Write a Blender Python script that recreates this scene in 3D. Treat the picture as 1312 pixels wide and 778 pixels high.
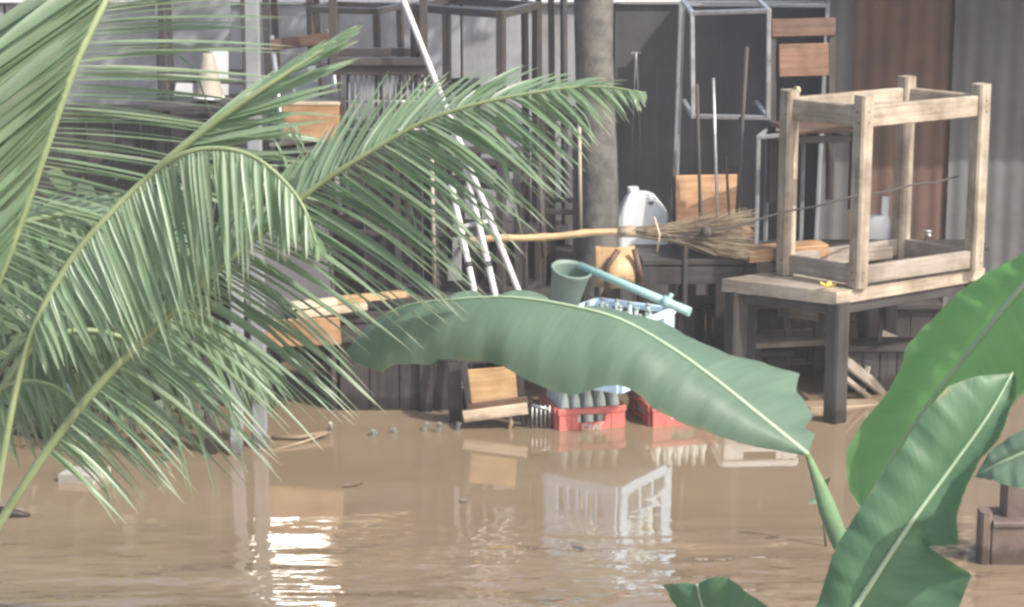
import bpy, bmesh, math, random
from mathutils import Vector, Matrix, Euler
random.seed(11)
sc = bpy.context.scene
for o in list(bpy.data.objects):
    bpy.data.objects.remove(o)
COL = sc.collection

# ------------------------------------------------------------------ camera, sky, sun, exposure
F, PW, PH, CAMH = 2880.0, 1312.0, 778.0, 3.29
PITCH = math.atan((PH / 2 + 250) / F)
cd = bpy.data.cameras.new('camera')
cam = bpy.data.objects.new('camera', cd)
COL.objects.link(cam)
cam.location = (0, 0, CAMH)
cam.rotation_euler = (math.pi / 2 - PITCH, 0, 0)
cd.sensor_width = 36
cd.lens = 36 * F / PW
cd.clip_start = 0.1
cd.clip_end = 3000
sc.camera = cam

SUN = Vector((0.8, -0.62, 1.0)).normalized()
wd = bpy.data.worlds.new('World')
sc.world = wd
wd.use_nodes = True
nt = wd.node_tree
sky = nt.nodes.new('ShaderNodeTexSky')
sky.sky_type = 'NISHITA'
sky.sun_disc = False
sky.sun_elevation = math.asin(SUN.z)
sky.sun_rotation = math.atan2(SUN.x, SUN.y)
sky.air_density = 1.0
sky.dust_density = 4.0
sky.ozone_density = 1.0
bg = nt.nodes['Background']
bg.inputs[1].default_value = 0.135
nt.links.new(sky.outputs[0], bg.inputs[0])
ld = bpy.data.lights.new('sun', 'SUN')
ld.energy = 2.8
ld.angle = math.radians(0.6)
ld.color = (1.0, 0.95, 0.87)
lo = bpy.data.objects.new('sun', ld)
COL.objects.link(lo)
lo.rotation_euler = (-SUN).to_track_quat('-Z', 'Y').to_euler()
lo.location = (6, -4, 12)
sc.view_settings.view_transform = 'Standard'
sc.view_settings.look = 'None'
sc.view_settings.gamma = 1.0
sc.view_settings.exposure = 0.97
sc.render.engine = 'CYCLES'
sc.cycles.max_bounces = 8
sc.cycles.filter_width = 2.7

fw = Vector((0, math.cos(PITCH), -math.sin(PITCH)))
upv = Vector((0, math.sin(PITCH), math.cos(PITCH)))
EYE = Vector((0, 0, CAMH))


def ray(px, py):
    return fw + Vector(((px - PW / 2) / F, 0, 0)) + upv * (-(py - PH / 2) / F)


def at(px, py, Y):
    """survey point: seen at (px, py) in the photograph, standing Y metres away"""
    d = ray(px, py)
    return EYE + d * (Y / d.y)


def onz(px, py, z):
    d = ray(px, py)
    return EYE + d * ((z - CAMH) / d.z)


# ------------------------------------------------------------------ materials
def new_mat(name):
    m = bpy.data.materials.new(name)
    m.use_nodes = True
    n = m.node_tree
    return m, n, n.nodes['Principled BSDF']


def noise_node(n, vec, scale, detail=4, rough=0.55):
    t = n.nodes.new('ShaderNodeTexNoise')
    t.inputs['Scale'].default_value = scale
    t.inputs['Detail'].default_value = detail
    t.inputs['Roughness'].default_value = rough
    if vec is not None:
        n.links.new(vec, t.inputs['Vector'])
    return t.outputs['Fac']


def mapped(n, out, scale):
    mp = n.nodes.new('ShaderNodeMapping')
    mp.inputs['Scale'].default_value = scale
    n.links.new(out, mp.inputs['Vector'])
    return mp.outputs['Vector']


def ramp(n, fac, stops):
    r = n.nodes.new('ShaderNodeValToRGB')
    el = r.color_ramp.elements
    while len(el) < len(stops):
        el.new(0.5)
    for e, (p, c) in zip(el, stops):
        e.position = p
        e.color = (*c, 1) if len(c) == 3 else c
    n.links.new(fac, r.inputs['Fac'])
    return r.outputs['Color']


def mixc(n, fac, a, b, mode='MIX'):
    x = n.nodes.new('ShaderNodeMix')
    x.data_type = 'RGBA'
    x.blend_type = mode
    for sock, v in ((0, fac), (6, a), (7, b)):
        if hasattr(v, 'is_linked'):
            n.links.new(v, x.inputs[sock])
        elif isinstance(v, tuple):
            x.inputs[sock].default_value = (*v, 1)
        else:
            x.inputs[sock].default_value = v
    return x.outputs[2]


def bump(n, height, strength, dist, target):
    b = n.nodes.new('ShaderNodeBump')
    b.inputs['Strength'].default_value = strength
    b.inputs['Distance'].default_value = dist
    n.links.new(height, b.inputs['Height'])
    n.links.new(b.outputs['Normal'], target.inputs['Normal'])


def mul(c, k):
    return tuple(min(1, x * k) for x in c)


def wet(n, col):
    geo = n.nodes.new('ShaderNodeNewGeometry')
    sp_ = n.nodes.new('ShaderNodeSeparateXYZ')
    n.links.new(geo.outputs['Position'], sp_.inputs[0])
    nz = noise_node(n, geo.outputs['Position'], 14, 3)
    ad = n.nodes.new('ShaderNodeMath'); ad.operation = 'MULTIPLY_ADD'
    n.links.new(nz, ad.inputs[0]); ad.inputs[1].default_value = -0.12
    n.links.new(sp_.outputs['Z'], ad.inputs[2])
    k = ramp(n, ad.outputs[0], [(0.0, (0.5, 0.47, 0.43)), (0.035, (1, 1, 1))])
    return mixc(n, 1.0, col, k, 'MULTIPLY')


def wood(name, c1, c2, dirt=0.6, rough=0.62, spec=0.35):
    m, n, p = new_mat(name)
    tc = n.nodes.new('ShaderNodeTexCoord')
    g = noise_node(n, mapped(n, tc.outputs['UV'], (2.2, 42, 1)), 1.0, 6, 0.62)
    col = ramp(n, g, [(0.30, c2), (0.62, c1)])
    d = noise_node(n, tc.outputs['Object'], 5.0, 5, 0.6)
    d = ramp(n, d, [(0.36, (dirt, dirt * 0.97, dirt * 0.93)), (0.6, (1, 1, 1))])
    col = wet(n, mixc(n, 1.0, col, d, 'MULTIPLY'))
    n.links.new(col, p.inputs['Base Color'])
    p.inputs['Roughness'].default_value = rough
    p.inputs['Specular IOR Level'].default_value = spec
    bump(n, g, 0.35, 0.004, p)
    return m


def paint(name, c, rough=0.45, metal=0.0, var=0.75, scale=7.0, c2=None, bmp=0.08, spec=0.5, soak=True):
    m, n, p = new_mat(name)
    tc = n.nodes.new('ShaderNodeTexCoord')
    d = noise_node(n, tc.outputs['Object'], scale, 6, 0.62)
    col = ramp(n, d, [(0.34, c2 or mul(c, var)), (0.6, c)])
    if soak:
        col = wet(n, col)
    n.links.new(col, p.inputs['Base Color'])
    rr = n.nodes.new('ShaderNodeMapRange')
    rr.inputs['To Min'].default_value = max(0.05, rough - 0.12)
    rr.inputs['To Max'].default_value = min(1, rough + 0.15)
    n.links.new(d, rr.inputs['Value'])
    n.links.new(rr.outputs['Result'], p.inputs['Roughness'])
    p.inputs['Metallic'].default_value = metal
    p.inputs['Specular IOR Level'].default_value = spec
    if bmp:
        bump(n, noise_node(n, tc.outputs['Object'], scale * 6, 3), bmp, 0.004, p)
    return m


def leafy(name, c1, c2, trans, tcol, rough=0.42, veins=None, patch=3.0, spec=0.5):
    """plant blade: UV u runs along the blade, v from the midrib to the edge"""
    m, n, p = new_mat(name)
    tc = n.nodes.new('ShaderNodeTexCoord')
    oi = n.nodes.new('ShaderNodeObjectInfo')
    big = noise_node(n, tc.outputs['Object'], patch, 4, 0.6)
    col = ramp(n, big, [(0.32, c2), (0.66, c1)])
    hsv = n.nodes.new('ShaderNodeHueSaturation')
    mr = n.nodes.new('ShaderNodeMapRange')
    mr.inputs['To Min'].default_value = 0.72
    mr.inputs['To Max'].default_value = 1.25
    n.links.new(oi.outputs['Random'], mr.inputs['Value'])
    if veins is None:
        n.links.new(mr.outputs['Result'], hsv.inputs['Value'])
    n.links.new(col, hsv.inputs['Color'])
    if veins is None:
        mh = n.nodes.new('ShaderNodeMapRange')
        mh.inputs['To Min'].default_value = 0.535
        mh.inputs['To Max'].default_value = 0.48
        wn = n.nodes.new('ShaderNodeTexWhiteNoise'); wn.noise_dimensions = '1D'
        n.links.new(oi.outputs['Random'], wn.inputs['W'])
        n.links.new(wn.outputs['Value'], mh.inputs['Value'])
        n.links.new(mh.outputs['Result'], hsv.inputs['Hue'])
    col = hsv.outputs['Color']
    if veins:
        v = noise_node(n, mapped(n, tc.outputs['UV'], (veins * 5, 1.2, 1)), 1.0, 2, 0.6)
        v2 = noise_node(n, mapped(n, tc.outputs['UV'], (veins * .5, .8, 1)), 1.0, 3, 0.6)
        vv = ramp(n, v, [(0.36, (0.90, 0.91, 0.90)), (0.6, (1.05, 1.05, 1.04))])
        vv = mixc(n, 1.0, vv, ramp(n, v2, [(0.36, (0.90, 0.92, 0.92)), (0.62, (1.06, 1.06, 1.04))]), 'MULTIPLY')
        col = mixc(n, 1.0, col, vv, 'MULTIPLY')
        bump(n, v, 0.25, 0.004, p)
    # dry brown tips and margins
    suv = n.nodes.new('ShaderNodeSeparateXYZ')
    n.links.new(tc.outputs['UV'], suv.inputs[0])
    nz = noise_node(n, tc.outputs['Object'], 9, 4, 0.65)
    ad = n.nodes.new('ShaderNodeMath'); ad.operation = 'MULTIPLY_ADD'
    n.links.new(nz, ad.inputs[0]); ad.inputs[1].default_value = 0.5
    n.links.new(suv.outputs['Y' if veins else 'X'], ad.inputs[2])
    dry = ramp(n, ad.outputs[0], [((1.24 if veins else 1.12) / 1.5, (0, 0, 0)), ((1.34 if veins else 1.32) / 1.5, (.8, .8, .8))])
    sc15 = n.nodes.new('ShaderNodeMath'); sc15.operation = 'DIVIDE'
    n.links.new(ad.outputs[0], sc15.inputs[0]); sc15.inputs[1].default_value = 1.5
    n.links.new(sc15.outputs[0], dry.node.inputs['Fac'])
    col = mixc(n, dry, col, (0.30, 0.24, 0.11))
    if veins:
        spot = ramp(n, noise_node(n, tc.outputs['Object'], 38, 3, 0.6), [(0.70, (0, 0, 0)), (0.76, (.55, .55, .55))])
        col = mixc(n, spot, col, (0.16, 0.14, 0.07))
    n.links.new(col, p.inputs['Base Color'])
    p.inputs['Roughness'].default_value = rough
    p.inputs['Specular IOR Level'].default_value = spec
    tr = n.nodes.new('ShaderNodeBsdfTranslucent')
    tr.inputs['Color'].default_value = (*tcol, 1)
    mx = n.nodes.new('ShaderNodeMixShader')
    mx.inputs['Fac'].default_value = trans
    n.links.new(p.outputs[0], mx.inputs[1])
    n.links.new(tr.outputs[0], mx.inputs[2])
    n.links.new(mx.outputs[0], n.nodes['Material Output'].inputs['Surface'])
    return m


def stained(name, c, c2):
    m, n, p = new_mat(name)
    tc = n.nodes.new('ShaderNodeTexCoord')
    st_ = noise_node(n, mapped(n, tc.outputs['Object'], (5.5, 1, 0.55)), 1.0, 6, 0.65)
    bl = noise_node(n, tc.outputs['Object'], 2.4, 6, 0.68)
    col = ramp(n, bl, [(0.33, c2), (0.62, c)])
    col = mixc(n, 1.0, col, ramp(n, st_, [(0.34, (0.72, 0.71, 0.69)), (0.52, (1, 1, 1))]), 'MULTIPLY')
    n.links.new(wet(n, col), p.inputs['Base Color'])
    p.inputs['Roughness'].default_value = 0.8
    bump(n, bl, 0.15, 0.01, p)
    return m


M = {}
M['wood_pale'] = wood('weathered_pale_wood', (0.50, 0.425, 0.33), (0.29, 0.235, 0.18), 0.55)
M['wood_grey'] = wood('grey_weathered_wood', (0.37, 0.32, 0.27), (0.23, 0.195, 0.165), 0.6)
M['wood_dark'] = wood('dark_wet_wood', (0.075, 0.067, 0.064), (0.042, 0.038, 0.037), 0.6, 0.5)
M['wood_red'] = wood('red_brown_wood', (0.17, 0.10, 0.072), (0.09, 0.05, 0.037), 0.6, 0.45)
M['wood_orange'] = wood('orange_varnished_wood', (0.52, 0.315, 0.175), (0.36, 0.20, 0.10), 0.62, 0.4)
M['wood_tan'] = wood('red_tan_wood', (0.24, 0.135, 0.085), (0.14, 0.075, 0.048), 0.55, 0.45)
M['wood_honey'] = wood('honey_wood', (0.60, 0.40, 0.21), (0.43, 0.26, 0.12), 0.7, 0.45)
M['wood_cream'] = wood('cream_wood', (0.66, 0.55, 0.41), (0.48, 0.38, 0.27), 0.7, 0.55)
M['black_metal'] = paint('black_painted_steel', (0.05, 0.049, 0.052), 0.35, 0.0, 0.6, 9, (0.075, 0.058, 0.047))
M['steel'] = paint('bare_grey_steel', (0.50, 0.50, 0.51), 0.3, 0.55, 0.6, 11)
M['post_paint'] = paint('dull_grey_post', (0.20, 0.21, 0.215), 0.65, 0, 0.7, 5)
M['glint_steel'] = paint('glint_steel', (0.075, 0.075, 0.075), 0.235, 1.0, 0.9, 5, bmp=0.02)
M['grey_paint'] = paint('grey_painted_timber', (0.27, 0.285, 0.295), 0.55, 0, 0.72, 5)
M['white_paint'] = paint('white_painted_pole', (0.64, 0.61, 0.61), 0.5, 0, 0.72, 8)
M['white_plastic'] = paint('white_plastic', (0.78, 0.80, 0.80), 0.35, 0, 0.88, 4, bmp=0.03)
M['blue_plastic'] = paint('pale_blue_plastic', (0.56, 0.74, 0.92), 0.35, 0, 0.88, 5, bmp=0.03)
M['red_plastic'] = paint('red_crate_plastic', (0.56, 0.15, 0.13), 0.4, 0, 0.75, 7, bmp=0.04, soak=False)
M['teal'] = paint('teal_plastic_pipe', (0.30, 0.50, 0.47), 0.35, 0, 0.85, 6, bmp=0.03)
M['teal_pale'] = paint('pale_green_plastic', (0.17, 0.24, 0.20), 0.5, 0, 0.8, 6, bmp=0.03)
M['wall'] = stained('grey_cement_sheet', (0.36, 0.37, 0.39), (0.25, 0.25, 0.255))
M['wall_shaded'] = stained('shade_toned_cement_sheet', (0.085, 0.085, 0.09), (0.055, 0.054, 0.055))  # same cement sheet, roof shade put into its colour
M['sky_strip'] = paint('white_sky_strip', (0.80, 0.80, 0.80), 0.6, 0, 0.9, 4)
M['rust'] = stained('rust_brown_sheet', (0.155, 0.085, 0.06), (0.095, 0.06, 0.048))
M['zinc'] = stained('dull_blue_grey_sheet', (0.135, 0.138, 0.14), (0.10, 0.096, 0.092))
M['bark'] = paint('mottled_grey_bark', (0.15, 0.142, 0.128), 0.9, 0, 0.5, 14, (0.075, 0.07, 0.064), bmp=1.0)
M['bamboo'] = wood('bamboo_cane', (0.62, 0.45, 0.26), (0.48, 0.33, 0.18), 0.75, 0.4)
M['straw'] = wood('dry_straw', (0.48, 0.39, 0.28), (0.27, 0.21, 0.15), 0.6, 0.75)
M['bottle_cap'] = paint('grey_green_cap', (0.30, 0.36, 0.33), 0.4)
M['rope'] = paint('dark_cord', (0.07, 0.062, 0.056), 0.8)
M['rubber'] = paint('dark_tie', (0.05, 0.05, 0.052), 0.6)
M['maroon'] = paint('maroon_plastic', (0.16, 0.07, 0.06), 0.5)
M['blue'] = paint('blue_plastic', (0.10, 0.22, 0.50), 0.4)
M['board_grey'] = paint('grey_green_board', (0.30, 0.33, 0.33), 0.55)
M['clay'] = paint('wet_brown_block', (0.16, 0.115, 0.095), 0.7, 0, 0.6, 8, bmp=0.5)
M['yellow'] = paint('yellow_petal', (0.85, 0.62, 0.12), 0.5, 0, 0.85, 60)
M['foam'] = paint('white_foam', (0.75, 0.74, 0.70), 0.7)
M['beige'] = paint('beige_board', (0.40, 0.345, 0.28), 0.6, 0, 0.8, 4)
M['frond'] = leafy('coconut_leaflet', (0.195, 0.26, 0.16), (0.14, 0.195, 0.125), 0.40, (0.40, 0.55, 0.31), 0.38, None, 6, 0.8)
M['rachis'] = paint('yellow_green_rachis', (0.25, 0.31, 0.15), 0.45, 0, 0.8, 6, bmp=0.1)
M['banana'] = leafy('banana_blade_blue_green', (0.14, 0.215, 0.155), (0.12, 0.185, 0.135), 0.28, (0.20, 0.34, 0.21), 0.52, 60, 2.5, 0.4)
M['banana_light'] = leafy('banana_blade_bright_green', (0.15, 0.285, 0.125), (0.125, 0.24, 0.105), 0.45, (0.25, 0.58, 0.18), 0.45, 60, 2.5, 0.45)
M['banana_dark'] = leafy('banana_blade_dark_green', (0.095, 0.185, 0.10), (0.075, 0.15, 0.086), 0.26, (0.15, 0.34, 0.14), 0.48, 60, 2.5, 0.5)
M['midrib'] = paint('pale_green_midrib', (0.33, 0.44, 0.28), 0.45, 0, 0.85, 8, bmp=0.04)
M['petiole'] = paint('green_petiole', (0.16, 0.25, 0.12), 0.4, 0, 0.75, 6, bmp=0.05)
M['shrub_leaf'] = leafy('shrub_leaf', (0.15, 0.20, 0.12), (0.11, 0.15, 0.095), 0.35, (0.3, 0.45, 0.2), 0.45, None, 3)
M['tree_leaf'] = leafy('tree_leaf', (0.07, 0.11, 0.045), (0.045, 0.08, 0.035), 0.2, (0.2, 0.35, 0.1), 0.5, None, 2)


def glass_mat():
    m, n, p = new_mat('pale_green_bottle_glass')
    p.inputs['Base Color'].default_value = (0.84, 0.95, 0.88, 1)
    p.inputs['Transmission Weight'].default_value = 0.25
    p.inputs['Roughness'].default_value = 0.12
    tc = n.nodes.new('ShaderNodeTexCoord')
    bump(n, noise_node(n, tc.outputs['Object'], 30, 2), 0.05, 0.01, p)
    return m


M['glass'] = glass_mat()


def water_mat():
    m, n, p = new_mat('muddy_flood_water')
    tc = n.nodes.new('ShaderNodeTexCoord')
    ob = tc.outputs['Object']
    mud = noise_node(n, mapped(n, ob, (0.55, 1.3, 1)), 1.0, 4, 0.55)
    n.links.new(ramp(n, mud, [(0.3, (0.185, 0.136, 0.086)), (0.7, (0.235, 0.177, 0.116))]), p.inputs['Base Color'])
    p.inputs['Roughness'].default_value = 0.03
    p.inputs['IOR'].default_value = 1.8
    # the back, against the furniture, lies calm; open water towards the camera is rippled
    sep = n.nodes.new('ShaderNodeSeparateXYZ')
    n.links.new(ob, sep.inputs[0])
    mr = n.nodes.new('ShaderNodeMapRange')
    mr.interpolation_type = 'SMOOTHSTEP'
    mr.inputs['From Min'].default_value = 10.6
    mr.inputs['From Max'].default_value = 8.8
    mr.inputs['To Min'].default_value = 0.02
    mr.inputs['To Max'].default_value = 1.0
    n.links.new(sep.outputs['Y'], mr.inputs['Value'])
    w1 = noise_node(n, mapped(n, ob, (2.2, 5.5, 1)), 1.0, 2, 0.45)
    w3 = noise_node(n, mapped(n, ob, (7.0, 15.0, 1)), 1.0, 2, 0.5)
    w2 = noise_node(n, mapped(n, ob, (0.8, 2.4, 1)), 1.0, 2, 0.5)
    a = n.nodes.new('ShaderNodeMath'); a.operation = 'MULTIPLY_ADD'
    n.links.new(w2, a.inputs[0]); a.inputs[1].default_value = 1.3
    a3 = n.nodes.new('ShaderNodeMath'); a3.operation = 'MULTIPLY_ADD'
    n.links.new(w3, a3.inputs[0]); a3.inputs[1].default_value = 0.16
    n.links.new(w1, a3.inputs[2]); n.links.new(a3.outputs[0], a.inputs[2])
    b = n.nodes.new('ShaderNodeMath'); b.operation = 'MULTIPLY'
    n.links.new(a.outputs[0], b.inputs[0]); n.links.new(mr.outputs['Result'], b.inputs[1])
    bump(n, b.outputs[0], 1.0, 0.027, p)
    return m


M['water'] = water_mat()

# ------------------------------------------------------------------ mesh helpers
ORG = {}


class B:
    def __init__(s):
        s.bm = bmesh.new()
        s.uv = s.bm.loops.layers.uv.new('UVMap')

    def face(s, vs, uvs=None, smooth=False):
        try:
            f = s.bm.faces.new(vs)
        except ValueError:
            return None
        f.smooth = smooth
        if uvs:
            for l, u in zip(f.loops, uvs):
                l[s.uv].uv = u
        return f

    def bar(s, p0, p1, w, t, up=None, ch=0.004):
        p0, p1 = Vector(p0), Vector(p1)
        d = (p1 - p0)
        L = d.length
        d.normalize()
        if up is None:
            up = Vector((0, 0, 1)) if abs(d.z) < 0.8 else Vector((0, 1, 0))
        up = Vector(up)
        x = d.cross(up).normalized()
        y = x.cross(d).normalized()
        ch = min(ch, w * 0.3, t * 0.3)
        a, b = w / 2, t / 2
        sec = [(-a + ch, -b), (a - ch, -b), (a, -b + ch), (a, b - ch), (a - ch, b), (-a + ch, b), (-a, b - ch), (-a, -b + ch)]
        r0 = [s.bm.verts.new(p0 + x * u + y * v) for u, v in sec]
        r1 = [s.bm.verts.new(p1 + x * u + y * v) for u, v in sec]
        o1, o2 = random.random() * 9, random.random() * 9
        per = 0
        for i in range(8):
            j = (i + 1) % 8
            e = (Vector(sec[j]) - Vector(sec[i])).length
            s.face([r0[i], r0[j], r1[j], r1[i]], [(o1, o2 + per), (o1, o2 + per + e), (o1 + L, o2 + per + e), (o1 + L, o2 + per)])
            per += e
        s.face(list(reversed(r0)), [(o1 + u * .2, o2 + v) for u, v in sec])
        s.face(r1, [(o1 + u * .2, o2 + v) for u, v in sec])
        return s

    def tube(s, pts, rads, n=8, caps=True):
        pts = [Vector(p) for p in pts]
        if not hasattr(rads, '__len__'):
            rads = [rads] * len(pts)
        rings = []
        d = (pts[1] - pts[0]).normalized()
        x = d.orthogonal().normalized()
        lens = 0
        o2 = random.random() * 9
        prev = None
        us = []
        for i, p in enumerate(pts):
            a = pts[max(0, i - 1)]
            b = pts[min(len(pts) - 1, i + 1)]
            d = (b - a).normalized()
            x = (x - d * x.dot(d)).normalized()
            y = d.cross(x)
            if prev is not None:
                lens += (p - prev).length
            prev = p
            us.append(lens)
            rings.append([s.bm.verts.new(p + (x * math.cos(2 * math.pi * k / n) + y * math.sin(2 * math.pi * k / n)) * rads[i]) for k in range(n)])
        for i in range(len(pts) - 1):
            for k in range(n):
                j = (k + 1) % n
                v0, v1 = o2 + k * 0.02, o2 + (k + 1) * 0.02
                s.face([rings[i][k], rings[i][j], rings[i + 1][j], rings[i + 1][k]],
                       [(us[i], v0), (us[i], v1), (us[i + 1], v1), (us[i + 1], v0)], True)
        if caps:
            s.face(list(reversed(rings[0])))
            s.face(rings[-1])
        return s

    def lathe(s, prof, n=12, c=(0, 0, 0), mat=None):
        c = Vector(c)
        rings = []
        for r, z in prof:
            ring = []
            for k in range(n):
                a = 2 * math.pi * k / n
                p = Vector((r * math.cos(a), r * math.sin(a), z))
                if mat is not None:
                    p = mat @ p
                ring.append(s.bm.verts.new(p + c))
            rings.append(ring)
        for i in range(len(prof) - 1):
            for k in range(n):
                j = (k + 1) % n
                s.face([rings[i][k], rings[i][j], rings[i + 1][j], rings[i + 1][k]], None, True)
        s.face(list(reversed(rings[0])))
        s.face(rings[-1])
        return s

    def grid(s, P, uvf=None, smooth=True):
        V = [[s.bm.verts.new(p) for p in row] for row in P]
        nu, nv = len(P), len(P[0])
        for i in range(nu - 1):
            for j in range(nv - 1):
                uv = None
                if uvf:
                    uv = [uvf(i, j), uvf(i + 1, j), uvf(i + 1, j + 1), uvf(i, j + 1)]
                s.face([V[i][j], V[i + 1][j], V[i + 1][j + 1], V[i][j + 1]], uv, smooth)
        return s

    def slab(s, c, h):
        """prism: bottom polygon corners c (world), height h along +z; small chamfer not needed"""
        lo_ = [s.bm.verts.new(Vector(p)) for p in c]
        hi_ = [s.bm.verts.new(Vector(p) + Vector((0, 0, h))) for p in c]
        n = len(c)
        for i in range(n):
            j = (i + 1) % n
            s.face([lo_[i], lo_[j], hi_[j], hi_[i]], [(0, 0), (.3, 0), (.3, h), (0, h)])
        s.face(list(reversed(lo_)), [(p[0], p[1]) for p in reversed(c)])
        s.face(hi_, [(p[0], p[1]) for p in c])
        return s


def mesh_of(b, name, mat, org):
    bm = b.bm
    if org.length:
        bmesh.ops.translate(bm, verts=bm.verts, vec=-org)
    bmesh.ops.recalc_face_normals(bm, faces=bm.faces) if not getattr(b, 'keep', False) else None
    me = bpy.data.meshes.new(name)
    bm.to_mesh(me)
    bm.free()
    me.materials.append(M[mat] if isinstance(mat, str) else mat)
    return me


def tag(o, label=None, cat=None, group=None, kind=None):
    for k, v in (('label', label), ('category', cat), ('group', group), ('kind', kind)):
        if v:
            o[k] = v
    return o


def thing(name, label, cat, loc=(0, 0, 0), rot=(0, 0, 0), group=None):
    o = bpy.data.objects.new(name, None)
    o.empty_display_size = 0.1
    COL.objects.link(o)
    o.location = loc
    o.rotation_euler = rot
    # parts are modelled in world space for unrotated things, in the thing's own space otherwise
    ORG[o] = Vector(loc) if tuple(rot) == (0, 0, 0) else Vector((0, 0, 0))
    return tag(o, label, cat, group)


def part(name, b, mat, parent, label=None, kind=None, local=False):
    org = Vector((0, 0, 0)) if local else ORG[parent]
    o = bpy.data.objects.new(name, mesh_of(b, name, mat, org))
    COL.objects.link(o)
    o.parent = parent
    ORG[o] = ORG[parent]
    return tag(o, label, None, None, kind)


def solo(name, b, mat, label=None, cat=None, group=None, kind=None, loc=(0, 0, 0)):
    o = bpy.data.objects.new(name, mesh_of(b, name, mat, Vector(loc)))
    COL.objects.link(o)
    o.location = loc
    ORG[o] = Vector(loc)
    return tag(o, label, cat, group, kind)


def copy_tree(o, parent=None):
    c = o.copy()
    COL.objects.link(c)
    if parent:
        c.parent = parent
    for ch in list(o.children):
        copy_tree(ch, c)
    return c


def cat_rom(K, u):
    n = len(K) - 1
    u = max(0, min(n - 1e-6, u))
    i = int(u)
    t = u - i
    p1, p2 = K[i], K[i + 1]
    p0 = K[i - 1] if i > 0 else p1 * 2 - p2
    p3 = K[i + 2] if i + 2 <= n else p2 * 2 - p1
    return 0.5 * ((2 * p1) + (p2 - p0) * t + (2 * p0 - 5 * p1 + 4 * p2 - p3) * t * t + (3 * p1 - p0 - 3 * p2 + p3) * t ** 3)


def lin(K, u):
    n = len(K) - 1
    u = max(0, min(n - 1e-6, u))
    i = int(u)
    return K[i].lerp(K[i + 1], u - i)


def arc_table(K, fn, m=240):
    us = [i * (len(K) - 1) / m for i in range(m + 1)]
    ps = [fn(K, u) for u in us]
    acc = [0]
    for i in range(m):
        acc.append(acc[-1] + (ps[i + 1] - ps[i]).length)
    return us, acc


def by_arc(K, fn, ts):
    us, acc = arc_table(K, fn)
    out = []
    j = 0
    for t in ts:
        s = t * acc[-1]
        while j < len(acc) - 2 and acc[j + 1] < s:
            j += 1
        seg = acc[j + 1] - acc[j]
        f = (s - acc[j]) / seg if seg else 0
        out.append(us[j] + (us[j + 1] - us[j]) * f)
    return out


X, Y_, Z_ = Vector((1, 0, 0)), Vector((0, 1, 0)), Vector((0, 0, 1))

# ------------------------------------------------------------------ setting: water
b = B()
b.grid([[Vector((x, y, 0)) for y in (-150, 3, 8, 12, 16, 400)] for x in (-400, -6, 0, 6, 400)], smooth=False)
solo('water', b, 'water', kind='structure')

# ------------------------------------------------------------------ walls
YW = 14.5
wall = thing('boundary_wall', 'grey wall of cement sheets with a white sky strip on top behind the stacked furniture', 'wall', (0, YW, 0))
zt = at(600, 6, YW).z
xL, xR = -6.2, at(1085, 100, YW).x
n = 8
xM = at(785, 100, YW).x
xs = [xL + (xM - xL) * i / (n - 1) for i in range(n)] + [xR]
for i in range(n):
    x0, x1 = xs[i], xs[i + 1]
    dy = random.uniform(-0.012, 0.012)
    p = B().bar(((x0 + x1) / 2, YW + 0.03 + dy, -0.6), ((x0 + x1) / 2, YW + 0.03 + dy, zt), x1 - x0 - 0.012, 0.04, Y_, 0.006)
    part('panel', p, 'wall_shaded' if i == n - 1 else 'wall', wall, 'cement sheet at the right end, toned dark for shade' if i == n - 1 else None)
for x0 in xs:
    part('post', B().bar((x0, YW + 0.12, -0.6), (x0, YW + 0.12, zt + 0.01), 0.09, 0.09, Y_), 'grey_paint', wall)
part('sky_strip', B().bar((xL, YW + 0.04, zt + 0.045), (xR + 0.0, YW + 0.04, zt + 0.045), 0.16, 0.07, Z_, 0.01), 'sky_strip', wall)  # white strip stands in for bright sky above the wall


def corrugated(x0, x1, y, z0, z1, pitch=0.11, amp=0.006, lean=0.0):
    g = []
    m = int((x1 - x0) / pitch * 6)
    for i in range(m + 1):
        x = x0 + (x1 - x0) * i / m
        yy = y + amp * math.sin(2 * math.pi * (x - x0) / pitch)
        g.append([Vector((x + lean * (z - z0) / (z1 - z0), yy, z)) for z in (z0, z0 * .5 + z1 * .5, z1)])
    b = B()
    b.grid(g)
    return b


fence = thing('corrugated_fence', 'corrugated metal sheet fence, rust brown in the middle and dull grey at both ends', 'fence', (2.5, 14.1, 0))
fx = [at(1058, 200, 14.1).x, at(1082, 200, 14.1).x, at(1222, 200, 14.1).x, 3.95, 4.8, 5.6]
for i in range(5):
    part('sheet', corrugated(fx[i] - 0.03, fx[i + 1] + 0.03, 14.1 + 0.028 * (i % 2), -0.5, 2.75), 'rust' if i == 1 else 'zinc', fence,
         'rust brown sheet' if i == 1 else None)
for z in (0.7, 1.5, 2.4):
    part('rail', B().bar((fx[0], 14.2, z), (5.6, 14.2, z), 0.05, 0.08, Z_), 'wood_dark', fence)

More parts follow.
